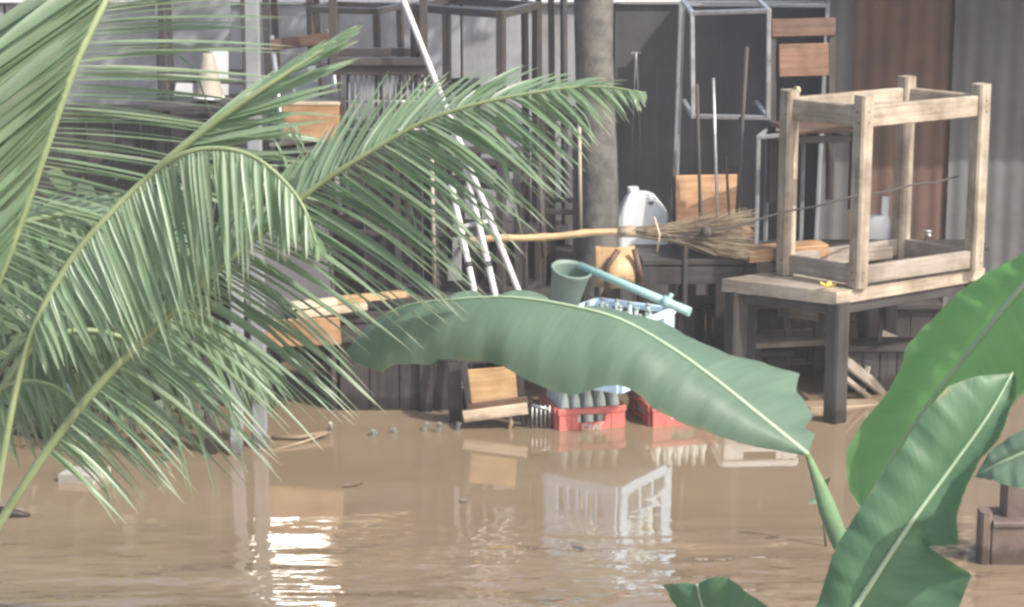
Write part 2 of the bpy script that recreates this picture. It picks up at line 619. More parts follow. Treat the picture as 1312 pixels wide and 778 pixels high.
# lean-to roof over the right half: its shade and the darkened end sheet make the dark wall
roof = thing('lean_to_roof', 'lean-to roof of corrugated sheets over the wall on the right', 'roof', (3, 13.5, 0))
c0 = at(868, 0, YW)
zr = 2.95
rx0 = c0.x + (zr - c0.z) * SUN.x / SUN.z
for i in range(5):
    g = []
    xa, xb = rx0 + i * 0.85, rx0 + (i + 1) * 0.85 + 0.05
    m = 72
    for k in range(m + 1):
        x = xa + (xb - xa) * k / m
        g.append([Vector((x, y, zr + 0.012 * math.sin((x - xa) * 2 * math.pi / 0.076) + 0.012 * (i % 2) + (YW - y) * -0.03)) for y in (13.0, 14.6)])
    bb = B(); bb.grid(g)
    part('roof_sheet', bb, 'zinc', roof)
for y in (13.1, 14.45):
    part('beam', B().bar((rx0 + 0.02, y, zr - 0.11 - (YW - y) * 0.03), (rx0 + 4.25, y, zr - 0.11 - (YW - y) * 0.03), 0.07, 0.1, Z_), 'wood_dark', roof)
for x in (rx0 + 4.2,):
    part('post', B().bar((x, 13.1, -0.6), (x, 13.1, zr - 0.2), 0.1, 0.1, Y_), 'wood_dark', roof)
for x in (rx0 + 0.6, rx0 + 4.0):
    part('post', B().bar((x, 14.36, -0.6), (x, 14.36, zr - 0.17), 0.08, 0.08, Y_), 'wood_dark', roof)


# ------------------------------------------------------------------ trees
def leaf_crown(c, rad, nclump, nleaf, size):
    b = B()
    for _ in range(nclump):
        while True:
            q = Vector((random.uniform(-1, 1), random.uniform(-1, 1), random.uniform(-1, 1)))
            if 0.25 < q.length < 1:
                break
        q = Vector((q.x * rad[0], q.y * rad[1], q.z * rad[2])) + Vector(c)
        for _ in range(nleaf):
            p = q + Vector((random.gauss(0, .28), random.gauss(0, .28), random.gauss(0, .2)))
            d = Vector((random.gauss(0, 1), random.gauss(0, 1), random.gauss(-.3, .7))).normalized()
            e = d.orthogonal().normalized()
            e.rotate(Matrix.Rotation(random.uniform(0, 6.28), 3, d))
            L = size * random.uniform(.7, 1.3)
            vs = [s_ for s_ in (p, p + d * L * .5 + e * L * .25, p + d * L, p + d * L * .5 - e * L * .25)]
            b.face([b.bm.verts.new(v) for v in vs], [(0, 0), (.5, 1), (1, 0), (.5, 1)])
    return b


def tree(x, y, h, r0, label, crown_c, crown_r, ncl, group=None, name='tree'):
    t = thing(name, label, 'tree', (x, y, 0), group=group)
    pts = [Vector((x + 0.02 * math.sin(z * 2.1), y, z)) for z in [-0.6 + (h + .6) * i / 14 for i in range(15)]]
    trb = B().tube(pts, [r0 * (1.12 - 0.45 * i / 14) * random.uniform(.94, 1.06) for i in range(15)], 14)
    part('trunk', trb, 'bark', t)
    for k in range(5):
        a = k * 1.3 + 0.4
        z0 = h * (0.72 + 0.05 * k)
        p0 = Vector((x, y, z0))
        e = Vector(crown_c) + Vector((math.cos(a) * crown_r[0] * .7, math.sin(a) * crown_r[1] * .7, random.uniform(-.3, .5)))
        part('limb', B().tube([p0, p0.lerp(e, .5) + Vector((0, 0, .15)), e], [r0 * .4, r0 * .25, r0 * .08], 7), 'bark', t)
    cb = leaf_crown(crown_c, crown_r, ncl, 26, 0.17)
    part('crown', cb, 'tree_leaf', t)
    return t


tx = at(761, 200, 12.85).x
tree(tx + 0.01, 12.85, 4.4, 0.128, 'straight grey tree trunk standing in front of the wall beside the hanging broom', (tx + 0.2, 13.4, 5.0), (1.25, 1.3, 1.0), 120)

# ------------------------------------------------------------------ wooden table with bare wooden frame on it (right)
L2 = at(1099, 368, 11.9)
zt_ = L2.z
L1 = onz(1006, 351, zt_)
L4 = onz(1247, 346, zt_)
L3 = L1 + L4 - L2
H_ = at(1109, 122, L2.y).z - zt_
fr = thing('bare_table', 'bare wooden table frame without a top, standing on the plank table', 'table frame', tuple((L1 + L4) / 2))
ax = (L1 - L2).normalized()
bx_ = (L4 - L2).normalized()
lw = 0.088
for p, hh in ((L2, H_), (L1, H_ - 0.015), (L4, H_ + 0.005), (L3, H_ + 0.005)):
    part('leg', B().bar(p, p + Z_ * hh, lw, lw * 0.95, bx_, 0.012), 'wood_pale', fr)
rt = H_ - 0.115


def rail(name, p, q, z, h, t, mat='wood_pale'):
    d = (q - p).normalized()
    part(name, B().bar(p + d * 0.03 + Z_ * z, q - d * 0.03 + Z_ * z, t, h, Z_, 0.006), mat, fr)


for p, q in ((L2, L1), (L2, L4), (L1, L3), (L4, L3)):
    rail('top_rail', p, q, rt, 0.115, 0.045)
for p, q in ((L2, L1), (L2, L4), (L1, L3), (L4, L3)):
    rail('bottom_rail', p, q, 0.065, 0.10, 0.04, 'wood_grey')
for p, e1_, e2_ in ((L2, bx_, ax), (L4, -bx_, ax), (L1, bx_, -ax)):
    for z in (rt + .03, rt - .03, .085, .045):
        for d_ in (bx_, ax):
            nrm_ = d_.cross(Z_)
            if nrm_.y > 0:
                nrm_ = -nrm_
            q = p + Z_ * z + nrm_ * (lw * .47) + d_ * random.uniform(-.012, .012)
            part('nail', B().tube([q - nrm_ * .01, q + nrm_ * .003], .0055, 6), 'rubber', fr)
part('peg', B().tube([L1 + Z_ * (H_ - .02) + bx_ * .035, L1 + Z_ * (H_ - .02) + bx_ * .06], .02, 8), 'wood_cream', fr)

tn = onz(1072, 374, zt_ - 0.004)
tl = onz(925, 357, zt_ - 0.004)
tr_ = onz(1262, 343, zt_ - 0.004)
tb_ = tl + tr_ - tn
tab = thing('plank_table', 'heavy weathered plank table with dark wet legs, standing in the flood under the bare frame', 'table', tuple(((tl + tr_) / 2).xy) + (0,))
u = (tl - tn)
v = (tr_ - tn)
for k in range(4):
    a, c = (k + 0.004) / 4, (k + 0.996) / 4
    q4 = [tn + u * a, tn + u * a + v, tn + u * c + v, tn + u * c]
    dz = random.uniform(0, .003)
    o_ = random.random() * 9
    pb_ = B()
    lo_ = [pb_.bm.verts.new(p - Z_ * (.07 + dz)) for p in q4]
    hi_ = [pb_.bm.verts.new(p - Z_ * dz) for p in q4]
    LL, WW = v.length, u.length * (c - a)
    for i in range(4):
        j = (i + 1) % 4
        e = LL if i in (0, 2) else WW
        pb_.face([lo_[i], lo_[j], hi_[j], hi_[i]], [(o_, o_), (o_ + e, o_), (o_ + e, o_ + .07), (o_, o_ + .07)])
    pb_.face(lo_[::-1])
    pb_.face(hi_, [(o_, o_), (o_ + LL, o_), (o_ + LL, o_ + WW), (o_, o_ + WW)])
    part('plank', pb_, 'wood_pale' if k == 0 else 'wood_grey', tab)
for p, q in ((tn, tl), (tn, tr_), (tl, tb_), (tr_, tb_)):
    c = (tl + tr_) / 2
    p2, q2 = p.lerp(c, .12), q.lerp(c, .12)
    part('apron', B().bar(p2 - Z_ * 0.105, q2 - Z_ * 0.105, 0.03, 0.065, Z_), 'wood_dark', tab)
for p in (tn, tl, tr_, tb_):
    c = (tl + tr_) / 2
    q = p.lerp(c, .11)
    part('leg', B().bar((q.x, q.y, -0.5), (q.x, q.y, zt_ - 0.07), 0.10, 0.10, v.normalized(), 0.012), 'wood_dark', tab)

# petals lying on the corner of the table
fl = thing('flower', 'small yellow and cream flower lying on the near corner of the plank table', 'flower', tuple(tn))
for k in range(5):
    a = k * 1.256
    c = onz(1061, 371, zt_) + Vector((0.018 * math.cos(a), 0.018 * math.sin(a), 0.016))
    bb = B()
    d = Vector((math.cos(a), math.sin(a), .7)).normalized()
    s_ = d.cross(Z_).normalized()
    bb.grid([[c - d * .012, c - d * .012 + s_ * 0.002], [c - s_ * .018 + d * .012, c + s_ * .018 + d * .012], [c + d * .035 - s_ * .006, c + d * .035 + s_ * .006]])
    part('petal', bb, 'yellow', fl)

# things inside the frame
dp = thing('dustpan', 'upright white plastic dustpan behind the legs of the bare wooden frame', 'dustpan', tuple(at(1130, 305, 12.75)))
bs = at(1126, 306, 12.75)
bb = B()
bb.grid([[bs + Vector((-.11, 0, 0)), bs + Vector((-.10, -.01, .09)), bs + Vector((-.03, 0, .135))], [bs + Vector((0, -.03, 0)), bs + Vector((0, -.035, .10)), bs + Vector((.0, -.03, .14))], [bs + Vector((.075, 0, 0)), bs + Vector((.07, -.01, .09)), bs + Vector((.055, 0, .135))]])
bb.grid([[bs + Vector((-.11, .05, 0)), bs + Vector((-.10, .05, .09)), bs + Vector((-.03, .05, .135))], [bs + Vector((.075, .05, 0)), bs + Vector((.07, .05, .09)), bs + Vector((.055, .05, .135))]])
part('pan', bb, 'white_plastic', dp)
part('handle', B().bar(bs + Vector((.028, 0, .10)), bs + Vector((.034, 0.01, .245)), .046, .02, Y_, .008), 'white_plastic', dp)
sh = thing('plank_shelf', 'grey plank shelf at the foot of the rusty sheet behind the bare frame', 'shelf', tuple(at(1120, 310, 12.8)))
part('board', B().bar(at(1040, 314, 12.8), at(1262, 314, 12.8), .22, .025, Z_), 'wood_dark', sh)
for px in (1052, 1250):
    q = at(px, 318, 12.8)
    part('leg', B().bar((q.x, q.y, -.5), q, .06, .06), 'wood_dark', sh)
b = B().bar(at(1045, 331, 12.5), at(1138, 322, 12.62), .12, .075, Z_, .01)
solo('wood_block', b, 'wood_grey', 'short grey wooden block lying on the plank table inside the bare frame', 'block')
tp = thing('tap', 'small grey water tap on the shelf in front of the rusty sheet', 'tap', tuple(at(1188, 318, 12.85)))
q = at(1186, 318, 12.85)
part('pipe', B().tube([q, q + Z_ * .07, q + Vector((.015, -.03, .085))], .01, 8), 'steel', tp)
part('handle', B().tube([q + Vector((-.02, 0, .1)), q + Vector((.03, 0, .1))], .007, 6), 'steel', tp)

# objects under the plank table
bench = thing('low_bench', 'low dark bench with a pale seat plank under the plank table', 'bench', tuple(at(1040, 500, 12.75).xy) + (0,))
part('seat', B().bar(at(955, 436, 12.7), at(1135, 428, 13.0), .3, .035, Z_), 'wood_grey', bench)
for px, yy in ((968, 12.68), (1118, 12.98), (985, 12.9), (1125, 13.1)):
    q = at(px, 438, yy)
    part('leg', B().bar((q.x, q.y, -.5), (q.x, q.y, q.z - .02), .06, .06), 'wood_dark', bench)
part('stretcher', B().bar(at(968, 478, 12.7), at(1118, 470, 13.0), .03, .06, Z_), 'wood_dark', bench)
st = thing('small_stool', 'small dark stool with splayed legs on the low bench', 'stool', tuple(at(975, 430, 12.8)))
q = at(975, 428, 12.8)
part('seat', B().bar(q + Vector((-.2, 0, .19)), q + Vector((.2, 0, .19)), .26, .03, Z_), 'wood_dark', st)
for sx in (-1, 1):
    for sy in (-1, 1):
        part('leg', B().bar(q + Vector((.15 * sx, .1 * sy, .01)), q + Vector((.12 * sx, .08 * sy, .18)), .04, .04), 'wood_dark', st)
for (a, c, lab) in (((1078, 458, 12.35), (1135, 505, 12.5), 'upper of two pale boards leaning under the plank table'), ((1080, 482, 12.28), (1126, 520, 12.4), 'lower of two pale boards leaning under the plank table')):
    solo('leaning_board', B().bar(at(*a), at(*c), .12 if a[1] < 470 else .05, .02, (0, -.5, 1)), 'wood_grey', lab, 'board', 'boards leaning under the plank table')
b = B().bar(at(1030, 524, 12.1), at(1160, 518, 12.35), .14, .05, Z_)
solo('floating_plank', b, 'wood_cream', 'pale plank lying at the water line between the plank table legs', 'plank')


# ------------------------------------------------------------------ chairs (local: origin on the floor under the seat, back at +y, front -y)
def chair(name, label, loc, rot, w, d, sh_, bh, slats, legmat, seatmat, tube_r=0.012, stile=None, group=None, seat_t=0.025):
    t = thing(name, label, 'chair', tuple(loc), rot, group)
    ORG[t] = Vector((0, 0, 0))
    a = w / 2 - tube_r
    lean = 0.06
    part('seat', B().bar((-w / 2, 0, sh_), (w / 2, 0, sh_), d, seat_t, Z_, .006), seatmat, t, local=True)
    for s in (-1, 1):
        if stile:
            part('leg', B().bar((s * a, -d / 2 + .02, 0), (s * a, -d / 2 + .02, sh_ - seat_t / 2), stile, stile, Y_), legmat, t, local=True)
            part('stile', B().bar((s * a, d / 2, 0), (s * a, d / 2 + lean, sh_ + bh), stile, stile, Y_), legmat, t, local=True)
        else:
            part('leg', B().tube([(s * a, -d / 2 + .02, 0), (s * a, -d / 2 + .02, sh_ - seat_t / 2)], tube_r, 8), legmat, t, local=True)
            part('stile', B().tube([(s * a, d / 2, 0), (s * a, d / 2, sh_), (s * a, d / 2 + lean, sh_ + bh)], tube_r, 8), legmat, t, local=True)
        part('side_rail', B().bar((s * a, -d / 2 + .03, sh_ - .07), (s * a, d / 2 - .02, sh_ - .07), .02, .03, Z_), legmat, t, local=True)
    part('front_rail', B().bar((-a, -d / 2 + .02, sh_ - .05), (a, -d / 2 + .02, sh_ - .05), .02, .04, Z_), legmat, t, local=True)
    for z0, z1, mt, wk in slats:
        yy = d / 2 + lean * ((z0 + z1) / 2 - sh_) / bh - 0.024
        part('back_slat', B().bar((-w / 2 * wk, yy, (z0 + z1) / 2), (w / 2 * wk, yy, (z0 + z1) / 2), .02, z1 - z0, (0, lean, bh), .005), mt, t, local=True)
    return t


# red-brown chair high on the right
p = at(1046, 166, 12.75)
sb = 0.46
chair('wooden_chair', 'red-brown wooden chair with two wide back slats behind the bare frame', (p.x, p.y + .1, p.z - sb), (0, 0, math.radians(14)), 0.39, 0.36, sb, 0.60,
      [(sb + .50, sb + .605, 'wood_red', 1.0), (sb + .27, sb + .46, 'wood_tan', .78)], 'wood_dark', 'wood_red', stile=0.042)

# orange back chair with dark rods
p = at(912, 262, 12.7)
sb = 0.44
chair('wooden_chair', 'wooden chair with a sunlit orange back board behind the broom head', (p.x, p.y - .12, p.z - sb - .12), (0, 0, math.radians(6)), 0.40, 0.36, sb, 0.32,
      [(sb - 0.02, sb + .28, 'wood_orange', .93)], 'black_metal', 'wood_orange', stile=0.026)
rk = thing('rod_rack', 'thin dark rods standing upright in front of the orange chair back', 'rack', tuple(at(915, 300, 12.45)))
for px, y0, px1, w in ((893, 108, 898, .014), (914, 100, 920, .012), (930, 200, 936, .012), (957, 60, 942, .016), (948, 150, 950, .01)):
    part('rod', B().tube([at(px1, 312, 12.42), at(px, y0, 12.5)], w * .7, 7), 'rope' if px > 915 or px < 900 else 'steel', rk)
part('base', B().bar(at(885, 312, 12.42), at(955, 306, 12.42), .05, .03, Z_), 'wood_dark', rk)

# grey-legged chair high on the left, with a wooden box on the seat
p = at(402, 182, 12.7)
sb = 0.44
chair('wooden_chair', 'chair with grey tube legs and a red-brown top rail high on the left stack', (p.x, p.y + .05, p.z - sb), (math.radians(-6), math.radians(-7), math.radians(-4)), 0.37, 0.34, sb, 0.62,
      [(sb + .535, sb + .60, 'wood_red', .92), (sb + .1, sb + .42, 'board_grey', .4)], 'steel', 'wood_cream', tube_r=0.016)
bxp = at(402, 178, 12.5)
bt = thing('wooden_box', 'orange wooden box with a pale lid on the seat of the grey-legged chair', 'box', tuple(bxp))
part('body', B().bar(bxp + Vector((-.155, .06, .10)), bxp + Vector((.155, .03, .10)), .2, .195, Z_, .004), 'wood_orange', bt)
part('lid', B().bar(bxp + Vector((-.16, .06, .205)), bxp + Vector((.16, .03, .205)), .21, .02, Z_, .004), 'wood_cream', bt)


# ------------------------------------------------------------------ square tube frames
def steel_frame(name, label, cat, P, legs, tube, mat, top=None, group=None, low=None, loc=None):
    """P: four corners of the top; legs: vector from top corner to foot"""
    c = sum(P, Vector()) / 4
    t = thing(name, label, cat, tuple(loc or (c + legs)), group=group)
    for i in range(4):
        j = (i + 1) % 4
        d = (P[j] - P[i]).normalized()
        part('rail', B().bar(P[i] - d * tube * .45, P[j] + d * tube * .45, tube * .96, tube * .96, legs, .003), mat, t)
        part('leg', B().bar(P[i] + legs.normalized() * tube * .5, P[i] + legs, tube, tube, d, .003), mat, t)
    if low:
        for i in range(4):
            j = (i + 1) % 4
            part('stretcher', B().bar(P[i] + legs * low, P[j] + legs * low, tube * .7, tube * .7, legs, .002), mat, t)
    if top:
        n_ = 3
        a, bq = P[1] - P[0], P[3] - P[0]
        for k in range(n_):
            m0 = P[0] + bq * ((k + .5) / n_) - legs.normalized() * (tube * .5 + .013)
            part('plank', B().bar(m0 - a * .03, m0 + a * 1.03, bq.length / n_ * .97, .024, -legs, .004), top, t)
    return t


def rect(c, w, d, yaw):
    ca, sa = math.cos(yaw), math.sin(yaw)
    return [Vector((c[0] + ca * x - sa * y, c[1] + sa * x + ca * y, c[2])) for x, y in ((-w / 2, -d / 2), (w / 2, -d / 2), (w / 2, d / 2), (-w / 2, d / 2))]


# tall black frame behind the white poles
zz = at(610, 14, 12.55).z
P = [at(532, 8, 12.75), at(642, 24, 12.35), at(688, 14, 12.9), at(572, -2, 13.3)]
for q in P: q.z = zz
steel_frame('tube_frame', 'tall black square-tube frame standing behind the leaning white poles', 'frame', P, Vector((0, 0, -1.55)), .045, 'black_metal', low=.62)
# upside down black table, its legs pointing up
zz = at(487, 75, 12.5).z
P = [at(428, 86, 12.35), at(543, 86, 12.35), at(543, 62, 12.85), at(428, 62, 12.85)]
for q in P: q.z = zz
P2 = [q.copy() for q in P]
up_t = steel_frame('upturned_table', 'black table turned upside down with its legs pointing up, left of the white pole', 'table', P2, Vector((0, 0, 0.62)), .045, 'black_metal', loc=(P[0] + P[2]) / 2)
for k in range(3):
    a0 = P[0].lerp(P[3], (k + .5) / 3) - Z_ * .05
    a1 = P[1].lerp(P[2], (k + .5) / 3) - Z_ * .05
    part('plank', B().bar(a0 - X * .03, a1 + X * .03, (P[3] - P[0]).length / 3 * .97, .05, Z_), 'wood_dark', up_t)
# wire rack beneath it
wr = thing('wire_rack', 'pale wire dish rack under the upside-down black table', 'rack', tuple(at(495, 160, 12.45)))
for k in range(14):
    px = 447 + k * 7.4
    part('wire', B().tube([at(px, 168, 12.45), at(px + 1, 92, 12.42)], .0055, 6), 'steel', wr)
for py in (92, 130, 166):
    part('rail', B().tube([at(444, py, 12.44), at(548, py, 12.44)], .007, 6), 'steel', wr)
for px in (446, 546):
    part('upright', B().bar(at(px, 178, 12.48), at(px, 90, 12.46), .02, .02), 'black_metal', wr)
# more black legs against the wall
steel_frame('tube_frame', 'black square-tube frame with slim legs left of the tree trunk', 'frame',
            [at(672, -6, 13.2), at(706, -6, 13.0), at(722, -16, 13.6), at(690, -16, 13.8)], Vector((0.02, 0, -1.75)), .034, 'black_metal')
steel_frame('tube_frame', 'black square-tube frame at the top left beside the grey post', 'frame',
            [at(340, -10, 13.3), at(396, -10, 13.3), at(404, -26, 13.8), at(350, -26, 13.8)], Vector((0.03, 0, -1.5)), .04, 'black_metal')

# steel frames on the right, bare metal catching the light
P = [at(887, 17, 13.0), at(985, 14, 12.8), at(984, 151, 12.85), at(888, 149, 13.0)]
fr2 = steel_frame('table_frame', 'steel table frame lying on its side against the dark wall', 'frame', P, Vector((-.02, .45, 0.03)), .026, 'steel', loc=at(935, 160, 13.2))
P = [at(872, 6, 13.6), at(1060, 8, 13.5), at(1062, -4, 14.0), at(876, -4, 14.0)]
zz = P[0].z
for q in P: q.z = zz
steel_frame('table_frame', 'tall slim steel frame standing behind the one lying on its side', 'frame', P, Vector((-.04, 0, -1.95)), .02, 'grey_paint')
steel_frame('stool_frame', 'narrow grey steel stool frame beside the orange chair back', 'frame',
            [at(972, 176, 12.75), at(1020, 172, 12.75), at(1030, 166, 13.05), at(984, 166, 13.05)], Vector((0, 0, -.66)), .024, 'grey_paint')
# hooks with wires on the dark wall
for px, y0, y1, lab in ((815, 68, 195, 'thin wire hanging on the dark wall beside the tree trunk'),):
    t = thing('hanging_wire', lab, 'wire', tuple(at(px, y0, 14.42)))
    part('hook', B().bar(at(px - 6, y0, 14.43), at(px + 6, y0, 14.43), .012, .012), 'steel', t)
    for k in (-1, 1):
        part('strand', B().tube([at(px, y0, 14.42), at(px + k * 2, y0 + 40, 14.42), at(px + k * 6, y1, 14.42)], .005, 5), 'steel', t)

# ------------------------------------------------------------------ dark tables that carry the stacks
def dark_table(label, P, h, mat='wood_dark', leg=.07, n_=4, group=None, topm=None):
    c = sum(P, Vector()) / 4
    t = thing('dark_table', label, 'table', (c.x, c.y, 0), group=group)
    a, bq = P[1] - P[0], P[3] - P[0]
    for k in range(n_):
        m0 = P[0] + bq * ((k + .5) / n_) - Z_ * .015
        part('plank', B().bar(m0 - a * .02, m0 + a * 1.02, bq.length / n_ * .97, .03, Z_, .004), topm or mat, t)
    for i in range(4):
        p = P[i].lerp(c, .07)
        part('leg', B().bar((p.x, p.y, -.5), (p.x, p.y, p.z - .035), leg, leg, Y_), mat, t)
        q = P[(i + 1) % 4].lerp(c, .07)
        part('apron', B().bar(p - Z_ * .09, q - Z_ * .09, .025, .10, Z_), mat, t)
    return t


def flat(z, *pts):
    out = []
    for q in pts:
        v_ = q.copy(); v_.z = z; out.append(v_)
    return out


q = at(905, 338, 12.3)
T1 = dark_table('dark wooden table under the broom head beside the white jerrycan', rect((at(890, 340, 12.6).x, 12.65, q.z), .62, .5, .05), 1)
q = at(760, 322, 13.0)
T2 = dark_table('dark wooden table carrying the white jerrycan in front of the wall', rect((at(800, 330, 13.1).x, 13.1, at(800, 330, 12.95).z), .8, .5, 0), 1)
q = at(600, 386, 12.6)
T3 = dark_table('long dark table behind the arching banana leaf carrying the tall black frame', rect((at(610, 390, 12.7).x, 12.75, at(610, 385, 12.5).z), 1.05, .62, 0.05), 1)
T4 = dark_table('dark table behind the palm fronds with an orange apron board', rect((at(445, 420, 12.3).x, 12.35, at(445, 405, 12.1).z), .95, .6, 0.02), 1)
T5 = dark_table('dark table deep behind the plank table on the right', rect((at(1030, 330, 13.3).x, 13.4, at(1010, 330, 13.1).z), 1.1, .5, 0), 1)
# dark cupboard boards stand in for the unlit void under the leaf
rk2 = thing('void_fill_boards', 'dark cupboard boards filling the unlit void below the arching banana leaf', 'cupboard', tuple(at(510, 540, 12.2).xy) + (0,))
c = at(505, 545, 12.0)
zc = at(505, 470, 12.0).z + .12
for i in range(4):
    x0 = at(436, 500, 12.1).x + i * .165
    part('plank', B().bar((x0 + .08, 12.1, -.5), (x0 + .08, 12.1, zc), .16, .03, Y_), 'wood_dark', rk2)
for px in (428, 600):
    xx = at(px, 500, 12.1).x
    part('side', B().bar((xx, 12.3, -.5), (xx, 12.3, zc), .03, .42, Y_), 'wood_dark', rk2)
xx0, xx1 = at(424, 500, 12.1).x, at(604, 500, 12.1).x
part('top', B().bar((xx0, 12.28, zc + .02), (xx1, 12.28, zc + .02), .5, .03, Z_), 'wood_dark', rk2)
q = at(585, 540, 11.85)
part('post', B().bar((q.x, q.y, -.4), (q.x - .01, q.y, at(583, 466, 11.85).z), .07, .07, Y_), 'wood_dark', rk2)
# dark furniture and added shade boards deep behind the palm and the poles
def cabinet(label, x0p, x1p, y0p, Y, depth=.35, nb=4, name='cabinet_or_shade_boards'):
    a_, c_ = at(x0p, y0p, Y), at(x1p, y0p, Y)
    t = thing(name, label, 'cabinet', ((a_.x + c_.x) / 2, Y, 0))
    w_ = (c_.x - a_.x) / nb
    for k in range(nb):
        xm = a_.x + w_ * (k + .5)
        part('plank', B().bar((xm, Y + .02 + random.uniform(-.004, .004), -.5), (xm, Y + .02, a_.z - .03), w_ * .97, .025, Y_), 'wood_dark', t)
    for xx in (a_.x, c_.x):
        part('side', B().bar((xx, Y + depth / 2, -.5), (xx, Y + depth / 2, a_.z - .025), .03, depth, Y_), 'wood_dark', t)
    part('top', B().bar((a_.x - .03, Y + depth / 2, a_.z), (c_.x + .03, Y + depth / 2, a_.z), depth + .06, .035, Z_), 'wood_dark', t)
    return t


cabinet('dark wooden cabinet behind the bamboo broom handle left of the tree trunk', 596, 722, 300, 13.35, nb=5)
cabinet('tall dark wooden cabinet behind the palm fronds left of the white poles', 440, 566, 168, 13.55, nb=5)
cabinet('dark wooden cabinet behind the grey posts and the palm', 330, 436, 214, 13.2, nb=4)
cabinet('wide dark cabinet at the far left behind the palm fronds', 40, 318, 148, 13.55, nb=8)
cabinet('low dark cabinet added for the shade behind the plank table at the right', 872, 1200, 392, 13.25, depth=.2, nb=10)  # dark boards added to fill the shade under the plank table
for k, (P_, h_, lab) in enumerate((
        ([at(206, -8, 13.1), at(312, -8, 13.0), at(318, -22, 13.5), at(214, -22, 13.6)], -1.0, 'black square-tube frame at the far top left behind the palm'),
        ([at(556, 205, 12.6), at(662, 202, 12.5), at(668, 188, 12.95), at(566, 188, 13.0)], -.85, 'low black square-tube frame behind the lower ends of the white poles'),
        ([at(694, 150, 12.9), at(738, 150, 12.85), at(742, 138, 13.25), at(700, 138, 13.3)], -1.1, 'narrow black square-tube frame close to the left of the tree trunk'))):
    for q in P_: q.z = P_[0].z
    steel_frame('tube_frame', lab, 'frame', P_, Vector((0.01, 0, h_)), .04, 'black_metal', low=.5)
for k, (a_, w_, d_, h_, lab) in enumerate((
        ((352, 196, 12.8), .42, .4, -.8, 'black square-tube frame under the grey-legged chair behind the palm'),
        ((470, 188, 12.9), .40, .4, -.85, 'black square-tube frame beneath the wire rack behind the palm'),
        ((560, 108, 13.25), .38, .36, -.95, 'black square-tube frame deep behind the longest white pole'),
        ((648, 300, 12.75), .30, .3, -.55, 'small black square-tube frame below the bamboo broom handle'),
        ((455, 10, 13.3), .42, .36, -.62, 'black square-tube frame at the top behind the upturned table'))):
    c_ = at(*a_)
    steel_frame('tube_frame', lab, 'frame', rect(c_, w_, d_, random.uniform(-.35, .35)), Vector((0.01, 0.01, h_)), .036, 'black_metal', top='wood_dark' if k in (0, 3) else None, low=.55)
for k, (a_, c_, r_, lab) in enumerate((((553, 205, 12.3), (557, 372, 12.3), .012, 'pale thin rod upright between the palm tips and the leaning poles'), ((742, 150, 12.6), (744, 300, 12.6), .011, 'thin pale rod upright just left of the tree trunk'), ((690, 208, 12.4), (697, 330, 12.3), .017, 'dark rod upright above the bamboo broom handle'))):
    solo('upright_rod', B().tube([at(*c_), at(*a_)], r_, 7), 'rope' if k == 2 else 'beige', lab, 'rod')
cabinet('dark boards added for the shade behind the near leg of the plank table', 1084, 1172, 446, 12.5, depth=.18, nb=4)  # this and the next add dark boards for the shaded gap
cabinet('dark boards added for the shade behind the tip of the arching banana leaf left of the plank table', 868, 1010, 452, 12.75, depth=.2, nb=5)
# jumbled timber under the plank table
for k, (a_, c_, w_, m_, lab) in enumerate((((1092, 415, 12.7), (1100, 528, 12.6), .05, 'wood_dark', 'dark upright timber right behind the near leg of the plank table'), ((985, 505, 12.6), (1110, 498, 12.9), .06, 'wood_dark', 'dark level timber low behind the plank table'), ((1112, 470, 12.5), (1098, 534, 12.3), .03, 'wood_grey', 'thin grey strut slanting down beside the leaning boards'), ((1128, 412, 12.6), (1122, 530, 12.5), .03, 'wood_dark', 'dark strut upright right of the leaning boards'), ((958, 452, 12.5), (1040, 520, 12.3), .045, 'wood_dark', 'dark timber slanting behind the tip of the arching banana leaf'), ((1000, 398, 12.9), (1050, 404, 12.8), .09, 'wood_grey', 'short grey board end under the left part of the plank table'))):
    solo('loose_timber', B().bar(at(*a_), at(*c_), w_, w_ * .6), m_, lab, 'timber', 'loose timber under the plank table')
# leafy shrub standing in the water at the far left
sh0 = onz(60, 590, 0)
sh0.y += .6
shr = thing('shrub', 'dim green shrub standing in the water at the far left behind the palm', 'shrub', tuple(sh0))
for k in range(5):
    e = sh0 + Vector((random.uniform(-.5, .5), random.uniform(-.25, .25), random.uniform(.6, 1.1)))
    part('stem', B().tube([sh0 - Z_ * .4 + X * .05 * k, sh0.lerp(e, .5), e], [.02, .015, .006], 6), 'bark', shr)
part('foliage', leaf_crown(sh0 + Vector((-.05, 0, .62)), (.62, .35, .55), 46, 22, .13), 'shrub_leaf', shr, kind='stuff')
# orange board and pale slats stacked on the table behind the palm
b = B().bar(at(338, 428, 11.95), at(436, 424, 11.95), .03, .15, Z_)
solo('orange_board', b, 'wood_orange', 'bright orange board showing between the palm leaflets above the grey posts', 'board')
for k, (a, c, m_) in enumerate((((372, 392, 12.0), (430, 386, 12.1), 'wood_cream'), ((430, 385, 12.15), (524, 376, 12.25), 'wood_honey'), ((380, 404, 11.98), (470, 392, 12.05), 'wood_cream'))):
    solo('timber_offcut', B().bar(at(*a), at(*c), .07, .035, Z_), m_, ('short cream slat leftmost above the orange board', 'honey-coloured slat ending just above the banana leaf', 'lower cream slat resting right on the orange board')[k], 'slat', 'slats stacked above the orange board')

